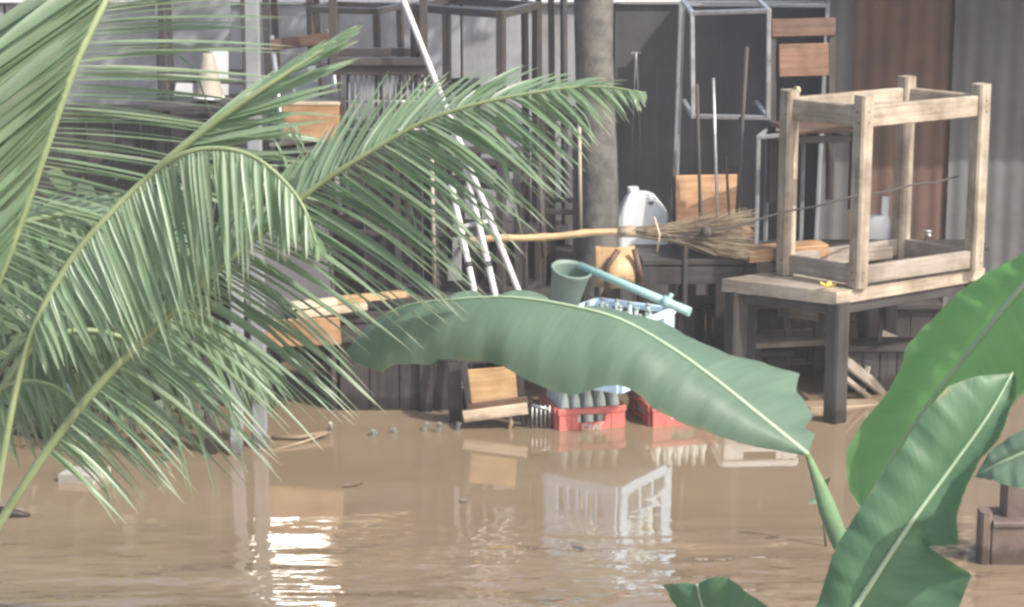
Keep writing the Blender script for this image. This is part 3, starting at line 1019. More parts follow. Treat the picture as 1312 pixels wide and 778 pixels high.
# added steel reflector that throws the sun on to the water as a glint
sc_c = at(368, 345, 12.15)
wp = onz(370, 722, 0)
dv = (sc_c - wp).normalized()
nn = (SUN - dv).normalized()
sx_ = Z_.cross(nn).normalized()
sy_ = nn.cross(sx_).normalized()
ss = thing('glint_reflector', 'added steel reflector behind the palm leaflets that makes the water glint', 'sheet', tuple(sc_c - sy_ * .27))
g = []
for i in range(9):
    g.append([sc_c + sx_ * (.50 * (i / 8 - .5)) + sy_ * (.54 * (j / 8 - .5)) + nn * (.004 * math.sin(i * 1.7 + j * .9)) for j in range(9)])
bb = B(); bb.grid(g)
bb.grid([[p_ - nn * .012 for p_ in r_] for r_ in g])
part('sheet', bb, 'glint_steel', ss)
for k in (-1, 1):
    part('frame', B().bar(sc_c + sx_ * .255 * k - sy_ * .275, sc_c + sx_ * .255 * k + sy_ * .275, .014, .02, nn), 'black_metal', ss)  # edge bars of the added reflector
# ------------------------------------------------------------------ grey posts, white poles
for a, c, w, lab in (((322, -20, 11.75), (334, 620, 11.3), .078, 'tall pale grey square post rising through the palm fronds'), ((304, 350, 11.5), (301, 640, 11.1), .068, 'short pale grey post with its foot in the water left of the tall one')):
    p0, p1 = at(*a), at(*c)
    t = thing('post', lab, 'post', (p1.x, p1.y, 0), group='pale grey posts in the water')
    p1 = Vector((p1.x, p1.y, -.4))
    part('shaft', B().bar(p1, p0, w, w, Y_, .008), 'post_paint', t)
    f = p1.lerp(p0, (.0 - p1.z) / (p0.z - p1.z))
    part('collar', B().bar(f - Z_ * .005, f + Z_ * .018, w + .008, w + .008, Y_, .003), 'post_paint', t)
for px, y0, y1, w in ((270, 470, 582, .06), (213, 440, 592, .035), (168, 450, 590, .035)):
    p0, p1 = at(px, y0, 11.3), at(px, y1 + 30, 11.05)
    solo('thin_post', B().bar((p0.x, 11.2, -.3), p0, w, w, Y_), 'wood_dark', {270: 'thin dark post nearest the short pale post', 213: 'middle thin dark post under the palm leaflets', 168: 'leftmost thin dark post under the palm leaflets'}[px], 'post', 'thin posts under the palm')
for i, (a, c, lab) in enumerate((((512, -12, 12.25), (664, 372, 11.9), 'longest white pole leaning across the black frame'), ((592, 196, 12.1), (636, 384, 11.85), 'middle white pole of the three leaning together'), ((578, 236, 12.1), (610, 384, 11.85), 'leftmost white pole of the three leaning together'))):
    p0, p1 = at(*a), at(*c)
    d = (p1 - p0).normalized()
    t = thing('pole', lab, 'pole', tuple(p1), group='white poles leaning together')
    part('shaft', B().tube([p0 + (p1 - p0) * k / 6 for k in range(7)] + [p1 + d * .25], [.0175 * random.uniform(.94, 1.06) for _ in range(8)], 9), 'white_paint', t)
    if i:
        m_ = p0.lerp(p1, .76 if i == 1 else .7)
        part('tie', B().tube([m_ - d * .014, m_ + d * .014], .022, 9), 'rubber', t)
b = B().tube([at(590, 291, 12.0), at(628, 283, 12.05)], .012, 8)
solo('short_rod', b, 'white_paint', 'short thin white rod lying between the leaning white poles', 'rod')

# white and beige boards at far left behind the fronds
for pts, m_, lab in ((((270, 120), (292, 122), (292, 62), (268, 66)), 'white_plastic', 'tall white board behind the palm leaflets at the top left'),
                     (((222, 122), (246, 124), (246, 104), (228, 100)), 'white_plastic', 'small white board lying low behind the palm leaflets at the top left')):
    bb = B()
    lo_ = [bb.bm.verts.new(at(x, y, 13.2)) for x, y in pts]
    hi_ = [bb.bm.verts.new(at(x, y, 13.2) + Vector((0, .03, 0))) for x, y in pts]
    for i in range(4):
        bb.face([lo_[i], lo_[(i + 1) % 4], hi_[(i + 1) % 4], hi_[i]])
    bb.face(lo_[::-1]); bb.face(hi_)
    solo('white_board', bb, m_, lab, 'board', 'white boards behind the palm')
c0_ = at(268, 124, 13.0)
cn = thing('lamp_shade', 'beige cone shade standing behind the palm leaflets beside the white boards', 'shade', tuple(c0_))
part('shade', B().lathe([(.085, 0), (.083, .01), (.035, .24), (.03, .25)], 16, c0_), 'beige', cn)
part('rim', B().lathe([(.09, -.012), (.092, -.004), (.09, .004)], 16, c0_), 'white_plastic', cn)
b = B().bar(at(196, 133, 13.1), at(320, 130, 13.1), .5, .03, Z_)
sb_ = thing('dark_table', 'dark narrow table at the top left carrying the white boards', 'table', (at(258, 130, 13.1).x, 13.1, 0))
part('plank', b, 'wood_dark', sb_)
for px in (205, 312):
    q = at(px, 136, 13.1)
    part('leg', B().bar((q.x, q.y, -.5), q, .06, .06), 'wood_dark', sb_)
b = B().bar(at(200, 24, 13.8), at(295, 24, 13.8), .03, .36, Z_)
solo('grey_board', b, 'board_grey', 'grey board standing against the wall at the top left behind the palm', 'board')

# ------------------------------------------------------------------ jerrycan, plywood chair, dipper, broom
jp = at(822, 328, 12.95)
s_ = 1 / 0.0047 / 1.0
jc = thing('jerrycan', 'white plastic jerrycan with a dark hole near its cap, behind the broom', 'jerrycan', tuple(jp))
prof = [(-.143, 0), (-.15, .012), (-.15, .215), (-.143, .255), (-.10, .345), (-.07, .38), (.03, .377), (.07, .36), (.12, .30), (.145, .262), (.15, .23), (.15, .012), (.143, 0)]
bb = B()
rings = []
for k, (yy, sc_) in enumerate(((-.085, .93), (-.07, 1.0), (.07, 1.0), (.085, .93))):
    cx_, cz_ = 0, .2
    rings.append([bb.bm.verts.new(jp + Vector((cx_ + (x - cx_) * sc_, yy, cz_ + (z - cz_) * sc_))) for x, z in prof])
for k in range(3):
    for i in range(len(prof)):
        j = (i + 1) % len(prof)
        bb.face([rings[k][i], rings[k][j], rings[k + 1][j], rings[k + 1][i]], None, True)
bb.face(rings[0][::-1]); bb.face(rings[-1])
part('body', bb, 'white_plastic', jc)
part('cap', B().lathe([(.032, 0), (.034, .01), (.034, .035), (.03, .04)], 12, jp + Vector((-.055, 0, .372))), 'white_plastic', jc)
part('vent_hole', B().lathe([(.018, 0), (.016, .006)], 10, jp + Vector((.045, -.08, .335)), Matrix.Rotation(math.radians(65), 3, 'X')), 'rubber', jc)

# bent plywood chair
pc = at(788, 345, 12.4)
ch = thing('plywood_chair', 'bent orange-brown plywood chair shell tipped over behind the pale blue crate', 'chair', tuple(pc))
g = []
for i in range(11):
    a = -0.5 + i * 0.2
    g.append([pc + Vector((-.11 + .22 * j / 6, -.06 + .11 * math.cos(a * 1.1) * -1 + .04 * ((j - 3) / 3) ** 2, .19 * math.sin(a * .62) - .02)) for j in range(7)])
g2 = [[p_ + Vector((0, .016, 0)) for p_ in r] for r in g]
bb = B(); bb.grid(g, lambda i, j: (i * .05, j * .04)); bb.grid(g2, lambda i, j: (i * .05, j * .04))
part('shell', bb, 'wood_honey', ch)
part('arm', B().tube([pc + Vector((-.10, -.12, -.2)), pc + Vector((-.05, -.17, -.08)), pc + Vector((-.055, -.18, .05)), pc + Vector((.01, -.15, .14))], .017, 8), 'wood_red', ch)
part('arm', B().tube([pc + Vector((.13, -.1, -.2)), pc + Vector((.135, -.14, 0)), pc + Vector((.10, -.12, .14))], .017, 8), 'wood_red', ch)
part('leg', B().tube([pc + Vector((-.10, 0, -.1)), (pc.x - .12, pc.y + .1, -.4)], .015, 7), 'black_metal', ch)
part('leg', B().tube([pc + Vector((.12, 0, -.1)), (pc.x + .12, pc.y + .1, -.4)], .015, 7), 'black_metal', ch)

# teal pipe with pale green cup
d0, d1 = at(742, 340, 11.75), at(884, 400, 11.45)
dpz = thing('dipper', 'long teal handle with a pale green cup, lying over the pale blue crate', 'dipper', tuple(d0))
dd = (d1 - d0).normalized()
part('handle', B().tube([d0, d0 + dd * .3, d1], [.021, .022, .025], 12), 'teal', dpz)
cl = d0.lerp(d1, .79)
part('collar', B().tube([cl - dd * .02, cl + dd * .02], .032, 12), 'teal', dpz)
part('spout', B().tube([cl, cl + Vector((.03, 0, .045))], .012, 8), 'teal', dpz)
cu = at(724, 384, 11.78)
mt = Matrix.Rotation(math.radians(10), 3, 'Y') @ Matrix.Rotation(math.radians(22), 3, 'X')
cb = B().lathe([(.06, -.05), (.075, -.02), (.088, .10), (.098, .19), (.108, .215), (.101, .222), (.09, .195), (.078, .10), (.06, .0)], 18, cu, mt @ Matrix.Diagonal((1.05, .8, .92)))
part('cup', cb, 'teal_pale', dpz)

# broom
h0, h1 = at(594, 309, 12.05), at(800, 297, 12.0)
br = thing('broom', 'broom with a bamboo handle lying level across the furniture, its straw head to the right', 'broom', tuple(h1))
K = [h0.lerp(h1, k / 5) + Z_ * .006 * math.sin(k * 1.9) for k in range(6)]
part('handle', B().tube([cat_rom(K, i * 5 / 20) for i in range(21)], [.019 if i % 5 else .0225 for i in range(21)], 10), 'bamboo', br)
sb2 = B()
hd = (h1 - h0).normalized()
for k in range(260):
    a = random.uniform(-1, 1)
    r_ = random.uniform(-1, 1)
    p0 = h1 + hd * random.uniform(-.02, .03) + Z_ * (.022 * r_) + Y_ * random.uniform(-.022, .022)
    e = at(960 + random.uniform(-45, 14), 300 + a * 30 + random.uniform(-5, 5), 11.95 + random.uniform(-.12, .12))
    m_ = p0.lerp(e, .45) + Z_ * (.03 * a + random.uniform(-.012, .012))
    sb2.tube([p0, m_, e], [.0035, .003, .0015], 3, False)
part('straw', sb2, 'straw', br, kind='stuff')
part('binding', B().tube([h1 - hd * .03, h1 + hd * .06], [.03, .034], 10), 'straw', br)
part('binding', B().tube([at(838, 278, 11.93), at(845, 300, 11.86), at(842, 322, 11.93)], .006, 6), 'wood_cream', br)
kn = at(905, 297, 11.85)
rp = thing('rope', 'thin dark rope running from the knot on the broom head across the bare frame', 'rope', tuple(kn))
K = [at(846, 304, 11.9), kn, at(1003, 272, 11.87), at(1092, 252, 11.84), at(1168, 237, 12.2), at(1228, 226, 12.45)]
part('cord', B().tube([cat_rom(K, i * 5 / 30) - Z_ * .01 * math.sin(i * math.pi / 6) ** 2 for i in range(31)], .006, 6), 'rope', rp)
part('knot', B().lathe([(.008, -.03), (.026, -.015), (.03, .0), (.024, .02), (.008, .03)], 10, kn), 'rope', rp)
b = B().bar(at(955, 326, 12.35), at(1055, 318, 12.45), .16, .07, Z_)
solo('orange_plank', b, 'wood_orange', 'short orange plank on edge between the broom head and the bare frame', 'plank')


# ------------------------------------------------------------------ crates and bottles (local: origin at the bottom centre)
def crate(name, label, loc, yaw, mat, L=.44, Wd=.31, h=.25, group=None, mark=False, tilt=(0, 0)):
    t = thing(name, label, 'crate', tuple(loc), (tilt[0], tilt[1], yaw), group)
    ORG[t] = Vector((0, 0, 0))
    th = .022

    def side(p0, p1, grip):
        b = B()
        p0, p1 = Vector(p0), Vector(p1)
        d = p1 - p0
        Ln = d.length
        d.normalize()
        pw = .075
        b.bar(p0 + Z_ * (h - .0175), p1 + Z_ * (h - .0175), th + .008, .035, Z_, .005)
        b.bar(p0 + d * .003 + Z_ * .03, p1 - d * .003 + Z_ * .03, th, .06, Z_, .004)
        for q0 in (p0 + d * (pw / 2 + .004), p1 - d * (pw / 2 + .004)):
            b.bar(q0 + Z_ * .061, q0 + Z_ * (h - .036), pw, th - .004, d.cross(Z_), .004)
        z1 = h - .026 if grip else h * .62
        zm, hm_ = (.1425, .05) if grip and h < .3 else (h * .42, .03)
        if not grip:
            b.bar(p0 + d * (pw + .005) + Z_ * z1, p1 - d * (pw + .005) + Z_ * z1, th - .006, .018, Z_, .003)
        b.bar(p0 + d * (pw + .005) + Z_ * zm, p1 - d * (pw + .005) + Z_ * zm, th - .006, hm_, Z_, .003)
        n_ = 3 if grip else 5
        for k in range(1, n_):
            if grip and k == 1 and n_ == 2:
                continue
            q0 = p0 + d * (pw + (Ln - 2 * pw) * k / n_)
            b.bar(q0 + Z_ * .061, q0 + Z_ * (zm - hm_ / 2 - .001), .02, th - .008, d.cross(Z_), .003)
        for q0 in (p0 + d * (pw + .02), p1 - d * (pw + .02)):
            b.bar(q0 + Z_ * (zm + hm_ / 2 + .001), q0 + Z_ * (z1 - .01), .035, th - .008, d.cross(Z_), .003)
        return b
    a, c = L / 2, Wd / 2
    part('side_panel', side((-a, -c, 0), (a, -c, 0), True), mat, t, local=True)
    part('side_panel', side((a, c, 0), (-a, c, 0), True), mat, t, local=True)
    part('end_panel', side((a, -c + .013, 0), (a, c - .013, 0), False), mat, t, local=True)
    part('end_panel', side((-a, c - .013, 0), (-a, -c + .013, 0), False), mat, t, local=True)
    part('base', B().bar((-a + .015, 0, .012), (a - .015, 0, .012), Wd - .03, .016, Z_, .003), mat, t, local=True)
    if mark:
        z0 = .1155
        part('badge', B().bar((-.065, -c - th / 2 - .004, z0 + .03), (.065, -c - th / 2 - .004, z0 + .03), .006, .045, Z_, .002), 'red_plastic', t, local=True)
        b = B()
        yy = -c - th / 2 - .009
        for k, st_ in enumerate(([(-.055, .008), (-.052, .04)], [(-.052, .04), (-.03, .038)], [(-.055, .008), (-.03, .012)], [(-.02, .008), (-.02, .04), (.0, .03), (-.02, .022)], [(.005, .01), (.018, .04), (.03, .01)], [(.036, .01), (.05, .042), (.06, .045)])):
            for (x0, z_0), (x1, z_1) in zip(st_, st_[1:]):
                b.bar((x0, yy - .0004 * k, z0 + .006 + z_0), (x1, yy - .0004 * k, z0 + .006 + z_1), .003, .0095, Y_.cross(Vector((x1 - x0, 0, z_1 - z_0))), .001)
        part('lettering', b, 'white_plastic', t, local=True)
    return t


def bottle_proto(label, group):
    t = thing('bottle', label, 'bottle', (0, 0, 0), group=group)
    ORG[t] = Vector((0, 0, 0))
    part('body', B().lathe([(.024, 0), (.027, .006), (.027, .13), (.023, .165), (.013, .20), (.0115, .235), (.0135, .24), (.0135, .25), (.011, .252)], 12), 'glass', t, local=True)
    part('cap', B().lathe([(.0145, .246), (.0145, .258), (.012, .262)], 10), 'bottle_cap', t, local=True)
    return t


def fill(proto, base, yaw, nx, ny, L, Wd, dz, label, group, first, skip=0.0):
    R = Matrix.Rotation(yaw, 3, 'Z')
    k = 0
    for i in range(nx):
        for j in range(ny):
            if random.random() < skip:
                continue
            o = proto if (first and k == 0) else copy_tree(proto)
            k += 1
            q = R @ Vector((-L / 2 + .045 + (L - .09) * i / (nx - 1), -Wd / 2 + .045 + (Wd - .09) * j / (ny - 1), dz))
            o.location = Vector(base) + q
            o.rotation_euler = (random.uniform(-.05, .05), random.uniform(-.05, .05), random.uniform(0, 6))
            tag(o, label, 'bottle', group)


CW = .37
cb0 = at(710, 551, 11.8); cb1 = at(797, 549, 11.8)
cz = at(750, 517, 11.7).z - .035
yaw1 = math.radians(14)
cx = (cb0.x + cb1.x) / 2
yc = onz(754, 550, 0).y
base1 = Vector((cx - .03, yc + .19, cz - .24))
crate('bottle_crate', 'red plastic bottle crate with a white badge on its front, left of the two', base1, yaw1, 'red_plastic', .375, .36, .25, 'red bottle crates in the water', mark=True)
base2 = Vector((at(848, 540, 11.9).x + .06, yc + .27, cz - .24))
crate('bottle_crate', 'red plastic bottle crate mostly hidden by the banana leaf, right of the badged one', base2, yaw1 + .05, 'red_plastic', .375, .36, .25, 'red bottle crates in the water')
bp = bottle_proto('pale green glass bottle standing in the left red crate', 'bottles in the left red crate')
fill(bp, base1, yaw1, 5, 5, .375, .36, .12, 'pale green glass bottle standing in the left red crate', 'bottles in the left red crate', True)
fill(bp, base2, yaw1 + .05, 5, 5, .375, .36, .12, 'pale green glass bottle standing in the right red crate', 'bottles in the right red crate', False)

# pale blue crate with corner towards the camera
z5 = at(797, 420, 11.48).z
N_, R_, Lq = onz(796, 420, z5), onz(863, 394, z5), onz(735, 398, z5)
yaw5 = math.atan2((R_ - N_).y, (R_ - N_).x)
d1_, d2_ = (R_ - N_).length, (Lq - N_).length
e1, e2 = Vector((math.cos(yaw5), math.sin(yaw5), 0)), Vector((-math.sin(yaw5), math.cos(yaw5), 0))
h5 = z5 - (cz - .24 + .12 + .266)
cc = N_ + e1 * d1_ / 2 + e2 * d2_ / 2
base5 = Vector((cc.x, cc.y, z5 - h5))
crate('bottle_crate', 'pale blue plastic crate full of bottles behind the banana leaf', base5, yaw5, 'blue_plastic', d1_, d2_, h5)
fill(bp, base5, yaw5, 5, 5, d1_, d2_, .11, 'clear bottle standing in the pale blue crate', 'bottles in the pale blue crate', False)
# white crate behind the banana leaf tip, at the water line
wb = onz(972, 556, 0)
crate('bottle_crate', 'white plastic crate at the water line behind the tip of the banana leaf', (wb.x, wb.y + .2, -.06), math.radians(4), 'white_plastic', .40, .32, .25)

# clear bottles poking out of the water, without caps
M['clear_glass'] = M['glass'].copy()
pg_ = M['clear_glass'].node_tree.nodes['Principled BSDF']
pg_.inputs['Transmission Weight'].default_value = 0.9
pg_.inputs['Base Color'].default_value = (.7, .78, .75, 1)
pg_.inputs['Roughness'].default_value = .06
b2_ = B().lathe([(.024, 0), (.027, .006), (.027, .13), (.023, .165), (.013, .20), (.0115, .235), (.0135, .24), (.0135, .25), (.011, .252)], 12)
me2 = mesh_of(b2_, 'clear_bottle', 'clear_glass', Vector((0, 0, 0)))
for i, (px, py) in enumerate(((482, 561), (497, 553), (520, 556), (528, 553), (553, 552), (575, 552))):
    q = onz(px, py, 0)
    o = bpy.data.objects.new('bottle', me2)
    COL.objects.link(o)
    o.location = (q.x, q.y, -.175 - random.uniform(0, .04))
    o.rotation_euler = (random.uniform(-.35, .35), random.uniform(-.35, .35), 0)
    tag(o, 'clear glass bottle neck poking out of the water before the dark boards filling the void', 'bottle', 'bottles floating before the dark boards filling the void')

# ------------------------------------------------------------------ tilted chair in the water
tc_ = thing('tilted_chair', 'half sunk chair tilted left of the red crates, honey back panel in a dark frame', 'chair', tuple(onz(632, 552, 0)))
yv = 11.75
A = lambda px, py, y=yv: at(px, py, y)
part('panel', B().bar(A(599, 497), A(662, 492), .02, .20, Z_, .004), 'wood_honey', tc_)
part('stile', B().bar(A(594, 462, yv - .02), A(602, 530, yv - .02), .035, .03, Y_), 'wood_dark', tc_)
part('stile', B().bar(A(664, 462, yv - .0), A(672, 545, yv - .0), .035, .03, Y_), 'wood_dark', tc_)
part('back_rail', B().bar(A(599, 522, yv - .035), A(676, 512, yv - .035), .03, .035, Z_), 'wood_red', tc_)
part('seat', B().bar(A(594, 534, yv - .06), A(676, 523, yv - .06), .04, .06, Z_), 'wood_cream', tc_)
part('leg', B().tube([A(652, 528, yv - .04), A(655, 542, yv - .05), A(648, 562, yv - .05)], [.016, .014, .012], 7), 'wood_cream', tc_)
part('top_rail', B().bar(A(592, 463, yv), A(668, 459, yv), .03, .03, Z_), 'wood_dark', tc_)
cg = thing('wire_basket', 'small wire basket at the water line between the tilted chair and the red crate', 'basket', tuple(onz(692, 550, 0)))
q0 = onz(682, 549, 0); q1 = onz(704, 549, 0)
for k in range(5):
    p_ = q0.lerp(q1, k / 4)
    part('wire', B().tube([p_ - Z_ * .05, p_ + Z_ * .13], .005, 6), 'steel', cg)
part('rim', B().tube([q0 + Z_ * .13, q1 + Z_ * .105], .009, 6), 'steel', cg)

# ------------------------------------------------------------------ floating bits
stk = thing('stick', 'forked pale stick floating on the water right of the tall grey post', 'stick', tuple(onz(385, 565, 0)))
part('branch', B().tube([onz(348, 561, .01), onz(385, 560, .02), onz(420, 554, .03)], [.013, .012, .01], 7), 'wood_cream', stk)
part('branch', B().tube([onz(348, 578, .0), onz(390, 566, .015), onz(424, 553, .035)], [.007, .007, .006], 7), 'wood_cream', stk)
part('stub', B().tube([onz(424, 556, -.03), onz(425, 540, .0) * .0 + onz(424, 556, 0) + Z_ * .06], [.012, .01], 7), 'white_paint', stk)
dl = B().tube([onz(-20, 655, .0), onz(12, 658, .015), onz(38, 661, .005)], [.035, .03, .012], 8)
solo('driftwood', dl, 'wood_dark', 'dark piece of driftwood floating at the left edge of the water', 'driftwood')
fm = B()
c = onz(108, 614, 0)
fm.slab([c + Vector((-.12, -.05, -.02)), c + Vector((.06, -.09, -.02)), c + Vector((.12, .08, -.02)), c + Vector((-.08, .09, -.02))], .06)
solo('foam_slab', fm, 'foam', 'pale foam slab floating under the palm at the left', 'foam')
b = B().bar(at(125, 420, 12.0), at(165, 420, 12.0), .3, .22, Z_)
solo('maroon_box', b, 'maroon', 'maroon box half hidden behind the palm fronds on the left', 'box')
b = B().lathe([(.05, 0), (.055, .02), (.06, .10), (.055, .11)], 14, at(84, 514, 11.6))
solo('blue_tub', b, 'blue', 'small blue plastic tub behind the palm stalk on the left', 'tub')
T6 = dark_table('dark table hidden behind the palm on the left carrying the maroon box', rect((at(130, 470, 12.1).x, 12.2, at(130, 445, 12.0).z), 1.3, .6, 0.03), 1)
q = at(84, 516, 11.6)
T7 = thing('stand', 'low dark stand carrying the blue tub at the left', 'stand', (q.x, q.y, 0))
part('top', B().bar(q + Vector((-.15, 0, -.02)), q + Vector((.15, 0, -.02)), .25, .03, Z_), 'wood_dark', T7)
for sx in (-1, 1):
    part('leg', B().bar((q.x + .12 * sx, q.y, -.3), (q.x + .12 * sx, q.y, q.z - .037), .05, .2), 'wood_dark', T7)

for i, (px, py, a_, m_) in enumerate(((450, 622, .4, 'straw'), (596, 640, 1.2, 'beige'), (742, 700, 2.2, 'beige'))):
    q = onz(px, py, .006)
    d_ = Vector((math.cos(a_), math.sin(a_), 0))
    e_ = Vector((-d_.y, d_.x, 0))
    bb = B()
    bb.grid([[q - d_ * .05 + Z_ * .004, q - d_ * .05 + e_ * .002], [q - d_ * .015 - e_ * .018, q - d_ * .015 + e_ * .018 + Z_ * .008], [q + d_ * .025 - e_ * .014 + Z_ * .006, q + d_ * .025 + e_ * .014], [q + d_ * .06 - e_ * .002 + Z_ * .01, q + d_ * .06 + e_ * .002]])
    solo('floating_leaf', bb, m_, ('dead leaf afloat near the bright glint on the water', 'pale dead leaf afloat below the tilted chair', 'dead leaf afloat in the middle of the open water', 'dead leaf afloat under the palm tips', 'dark dead leaf afloat beside the arching banana stalk', 'dark dead leaf afloat near the bottom edge right of the glint')[i], 'leaf', 'dead leaves on the water')
# block post at the right
pb = onz(1285, 722, 0)
bp_ = thing('stone_post', 'brown stone post with a stepped top standing in the water at the right edge', 'post', (pb.x, pb.y, 0))
w0 = .19
part('block', B().bar((pb.x + .03, pb.y + .08, -.3), (pb.x + .03, pb.y + .08, .17), .20, .20, Y_, .015), 'clay', bp_)
part('corner', B().bar((pb.x - .085, pb.y + .03, -.3), (pb.x - .085, pb.y + .03, .24), .05, .10, Y_, .012), 'clay', bp_)
part('cap', B().bar((pb.x - .055, pb.y + .09, .185), (pb.x + .15, pb.y + .09, .185), .24, .03, Z_, .008), 'clay', bp_)
part('upper_block', B().bar((pb.x + .06, pb.y + .1, .2), (pb.x + .06, pb.y + .1, .42), .11, .12, Y_, .012), 'clay', bp_)

# ------------------------------------------------------------------ coconut palm
palm_base = Vector((-2.45, 7.6, 0))
palm = thing('coconut_palm', 'young coconut palm standing in the water at the left with long drooping fronds', 'palm', tuple(palm_base))
LEAF = []


def keyed(keys, u):
    if u <= keys[0][0]:
        return keys[0][1:]
    for a, c in zip(keys, keys[1:]):
        if u <= c[0]:
            f = (u - a[0]) / (c[0] - a[0])
            return [p_ + (q_ - p_) * f for p_, q_ in zip(a[1:], c[1:])]
    return keys[-1][1:]


def leaflet_mesh(base, tip, sag, w, face_n, seg=7, kink=0):
    d = tip - base
    Ln = d.length
    mid = base.lerp(tip, .5) + Z_ * sag * Ln
    b = B()
    rows = []
    for i in range(seg + 1):
        s = i / seg
        p_ = base * (1 - s) ** 2 + mid * 2 * s * (1 - s) + tip * s * s
        t_ = ((mid - base) * (1 - s) + (tip - mid) * s).normalized()
        if kink and s > kink:
            pk = base * (1 - kink) ** 2 + mid * 2 * kink * (1 - kink) + tip * kink * kink
            dk = ((mid - base) * (1 - kink) + (tip - mid) * kink).normalized()
            dk = (dk * .35 + Z_ * -.9).normalized()
            p_ = pk + dk * Ln * (s - kink)
            t_ = dk
        side = t_.cross(face_n)
        if side.length < 1e-3:
            side = t_.orthogonal()
        side.normalize()
        nn = side.cross(t_).normalized()
        ww = w * (0.35 + 0.65 * min(1, s / .18)) * max(0.0, 1 - s ** 2.2) ** .8 + .0008
        rows.append([p_ + side * ww * .46 + nn * ww * .22, p_, p_ - side * ww * .46 + nn * ww * .22])
    b.grid(rows, lambda i, j: (i / seg, abs(j - 1)))
    b.keep = True
    return b, Ln


def frond(K, r0, r1, sides, label=None):
    KP = [Vector(k) for k in K]
    W3 = lambda u: at(*cat_rom(KP, u))
    nseg = (len(K) - 1) * 6
    pts = [W3(i * (len(K) - 1) / nseg) for i in range(nseg + 1)]
    fb = B().tube(pts, [r0 + (r1 - r0) * i / nseg for i in range(nseg + 1)], 7)
    f = part('frond', fb, 'rachis', palm, label)
    for sd in sides:
        keys = sd['keys']
        u0, u1 = keys[0][0], keys[-1][0]
        # even spacing along the rachis
        m = 120
        us = [u0 + (u1 - u0) * i / m for i in range(m + 1)]
        acc = [0]
        for i in range(m):
            a_, c_ = cat_rom(KP, us[i]), cat_rom(KP, us[i + 1])
            acc.append(acc[-1] + (a_ - c_).length)
        j = 0
        for i in range(sd['n']):
            s = acc[-1] * (i + random.uniform(-.25, .25)) / (sd['n'] - 1)
            s = max(0, min(acc[-1], s))
            j = 0
            while j < m - 1 and acc[j + 1] < s:
                j += 1
            u = us[j] + (us[j + 1] - us[j]) * (s - acc[j]) / max(1e-9, acc[j + 1] - acc[j])
            q = cat_rom(KP, u)
            dx, dy, dY = keyed(keys, u)
            k_ = random.uniform(.74, 1.1)
            rot = random.gauss(0, sd.get('jit', .06))
            dx, dy = (dx * math.cos(rot) - dy * math.sin(rot)) * k_, (dx * math.sin(rot) + dy * math.cos(rot)) * k_
            base = at(*q)
            tip = at(q[0] + dx, q[1] + dy, q[2] + dY + random.uniform(-.06, .06))
            fn = Vector(sd.get('face', (0, -.6, .7))) + Vector((random.gauss(0, .22), random.gauss(0, .22), random.gauss(0, .15)))
            mb, Ln = leaflet_mesh(base, tip, sd.get('sag', .12) * random.uniform(.6, 1.3), sd.get('w', .026) * random.uniform(.78, 1.12), fn, kink=random.uniform(.4, .75) if random.random() < .045 else 0)
            LEAF.append((Ln, mb, f))
            # a few leaflets are snapped and hang
    return f


# top-left frond, leaflets almost level to the right and a dense blade to the left
frond([(-70, 520, 7.55), (-10, 375, 7.5), (25, 285, 7.5), (60, 185, 7.5), (95, 85, 7.52), (135, 0, 7.6), (170, -85, 7.7)], .02, .012,
      [dict(keys=[(.9, 150, 120, .3), (1.6, 190, 95, .3), (2.5, 235, 62, .35), (3.3, 265, 35, .35), (4.0, 280, 2, .35), (4.7, 275, -14, .3), (6, 270, -40, .3)], n=80, w=.023, sag=.03, jit=.03, face=(0, -.3, .9)),
       dict(keys=[(1.2, -90, 130, -.1), (2.5, -135, 160, -.15), (3.6, -190, 190, -.2), (4.6, -240, 190, -.22), (6, -260, 200, -.25)], n=120, w=.062, sag=.03, jit=.025, face=(-.35, -.9, .2))])
# arching frond in the middle, leaflets hanging straight down
frond([(-15, 700, 7.2), (12, 540, 7.2), (42, 425, 7.2), (88, 337, 7.2), (138, 277, 7.2), (188, 228, 7.2), (235, 197, 7.15), (282, 190, 7.12), (325, 201, 7.1), (364, 232, 7.05), (390, 268, 7.0), (406, 314, 6.97)], .014, .004,
      [dict(keys=[(2, 20, 70, -.1), (3, 62, 125, -.1), (4, 70, 180, -.12), (5, 55, 205, -.12), (6, 30, 215, -.1), (7, 12, 205, -.1), (8, 8, 150, -.1), (9, 8, 105, -.08), (10, 4, 65, -.05), (11, 2, 22, -.02)], n=86, w=.0215, sag=.07, jit=.035, face=(.25, -.9, .25)),
       dict(keys=[(2, -12, 70, .2), (3, 30, 110, .3), (4.5, 50, 150, .35), (6, 25, 165, .35), (8, 25, 120, .3), (10, 25, 55, .15), (11, 14, 25, .05)], n=50, w=.022, sag=.08, jit=.06, face=(-.3, -.8, .4))])
# young closed frond rising to the upper right
frond([(120, 330, 7.4), (165, 258, 7.38), (215, 205, 7.35), (270, 160, 7.33), (330, 118, 7.3), (385, 82, 7.3), (432, 52, 7.3)], .02, .004,
      [dict(keys=[(1.5, 205, 0, .1), (2.4, 200, -38, .1), (3.2, 160, -52, .1), (4.4, 105, -42, .05), (6, 34, -18, 0)], n=30, w=.024, sag=.02, jit=.07, face=(.2, -.8, .5)),
       dict(keys=[(1.5, 190, 60, .15), (2.4, 215, 28, .15), (3.2, 190, 10, .15)], n=12, w=.024, sag=.05, jit=.08, face=(.1, -.7, .6)),
       dict(keys=[(1.5, 100, -85, .1), (3, 95, -72, .1), (5, 60, -44, .05), (6, 30, -22, 0)], n=22, w=.022, sag=.02, jit=.035, face=(.2, -.8, .5))])
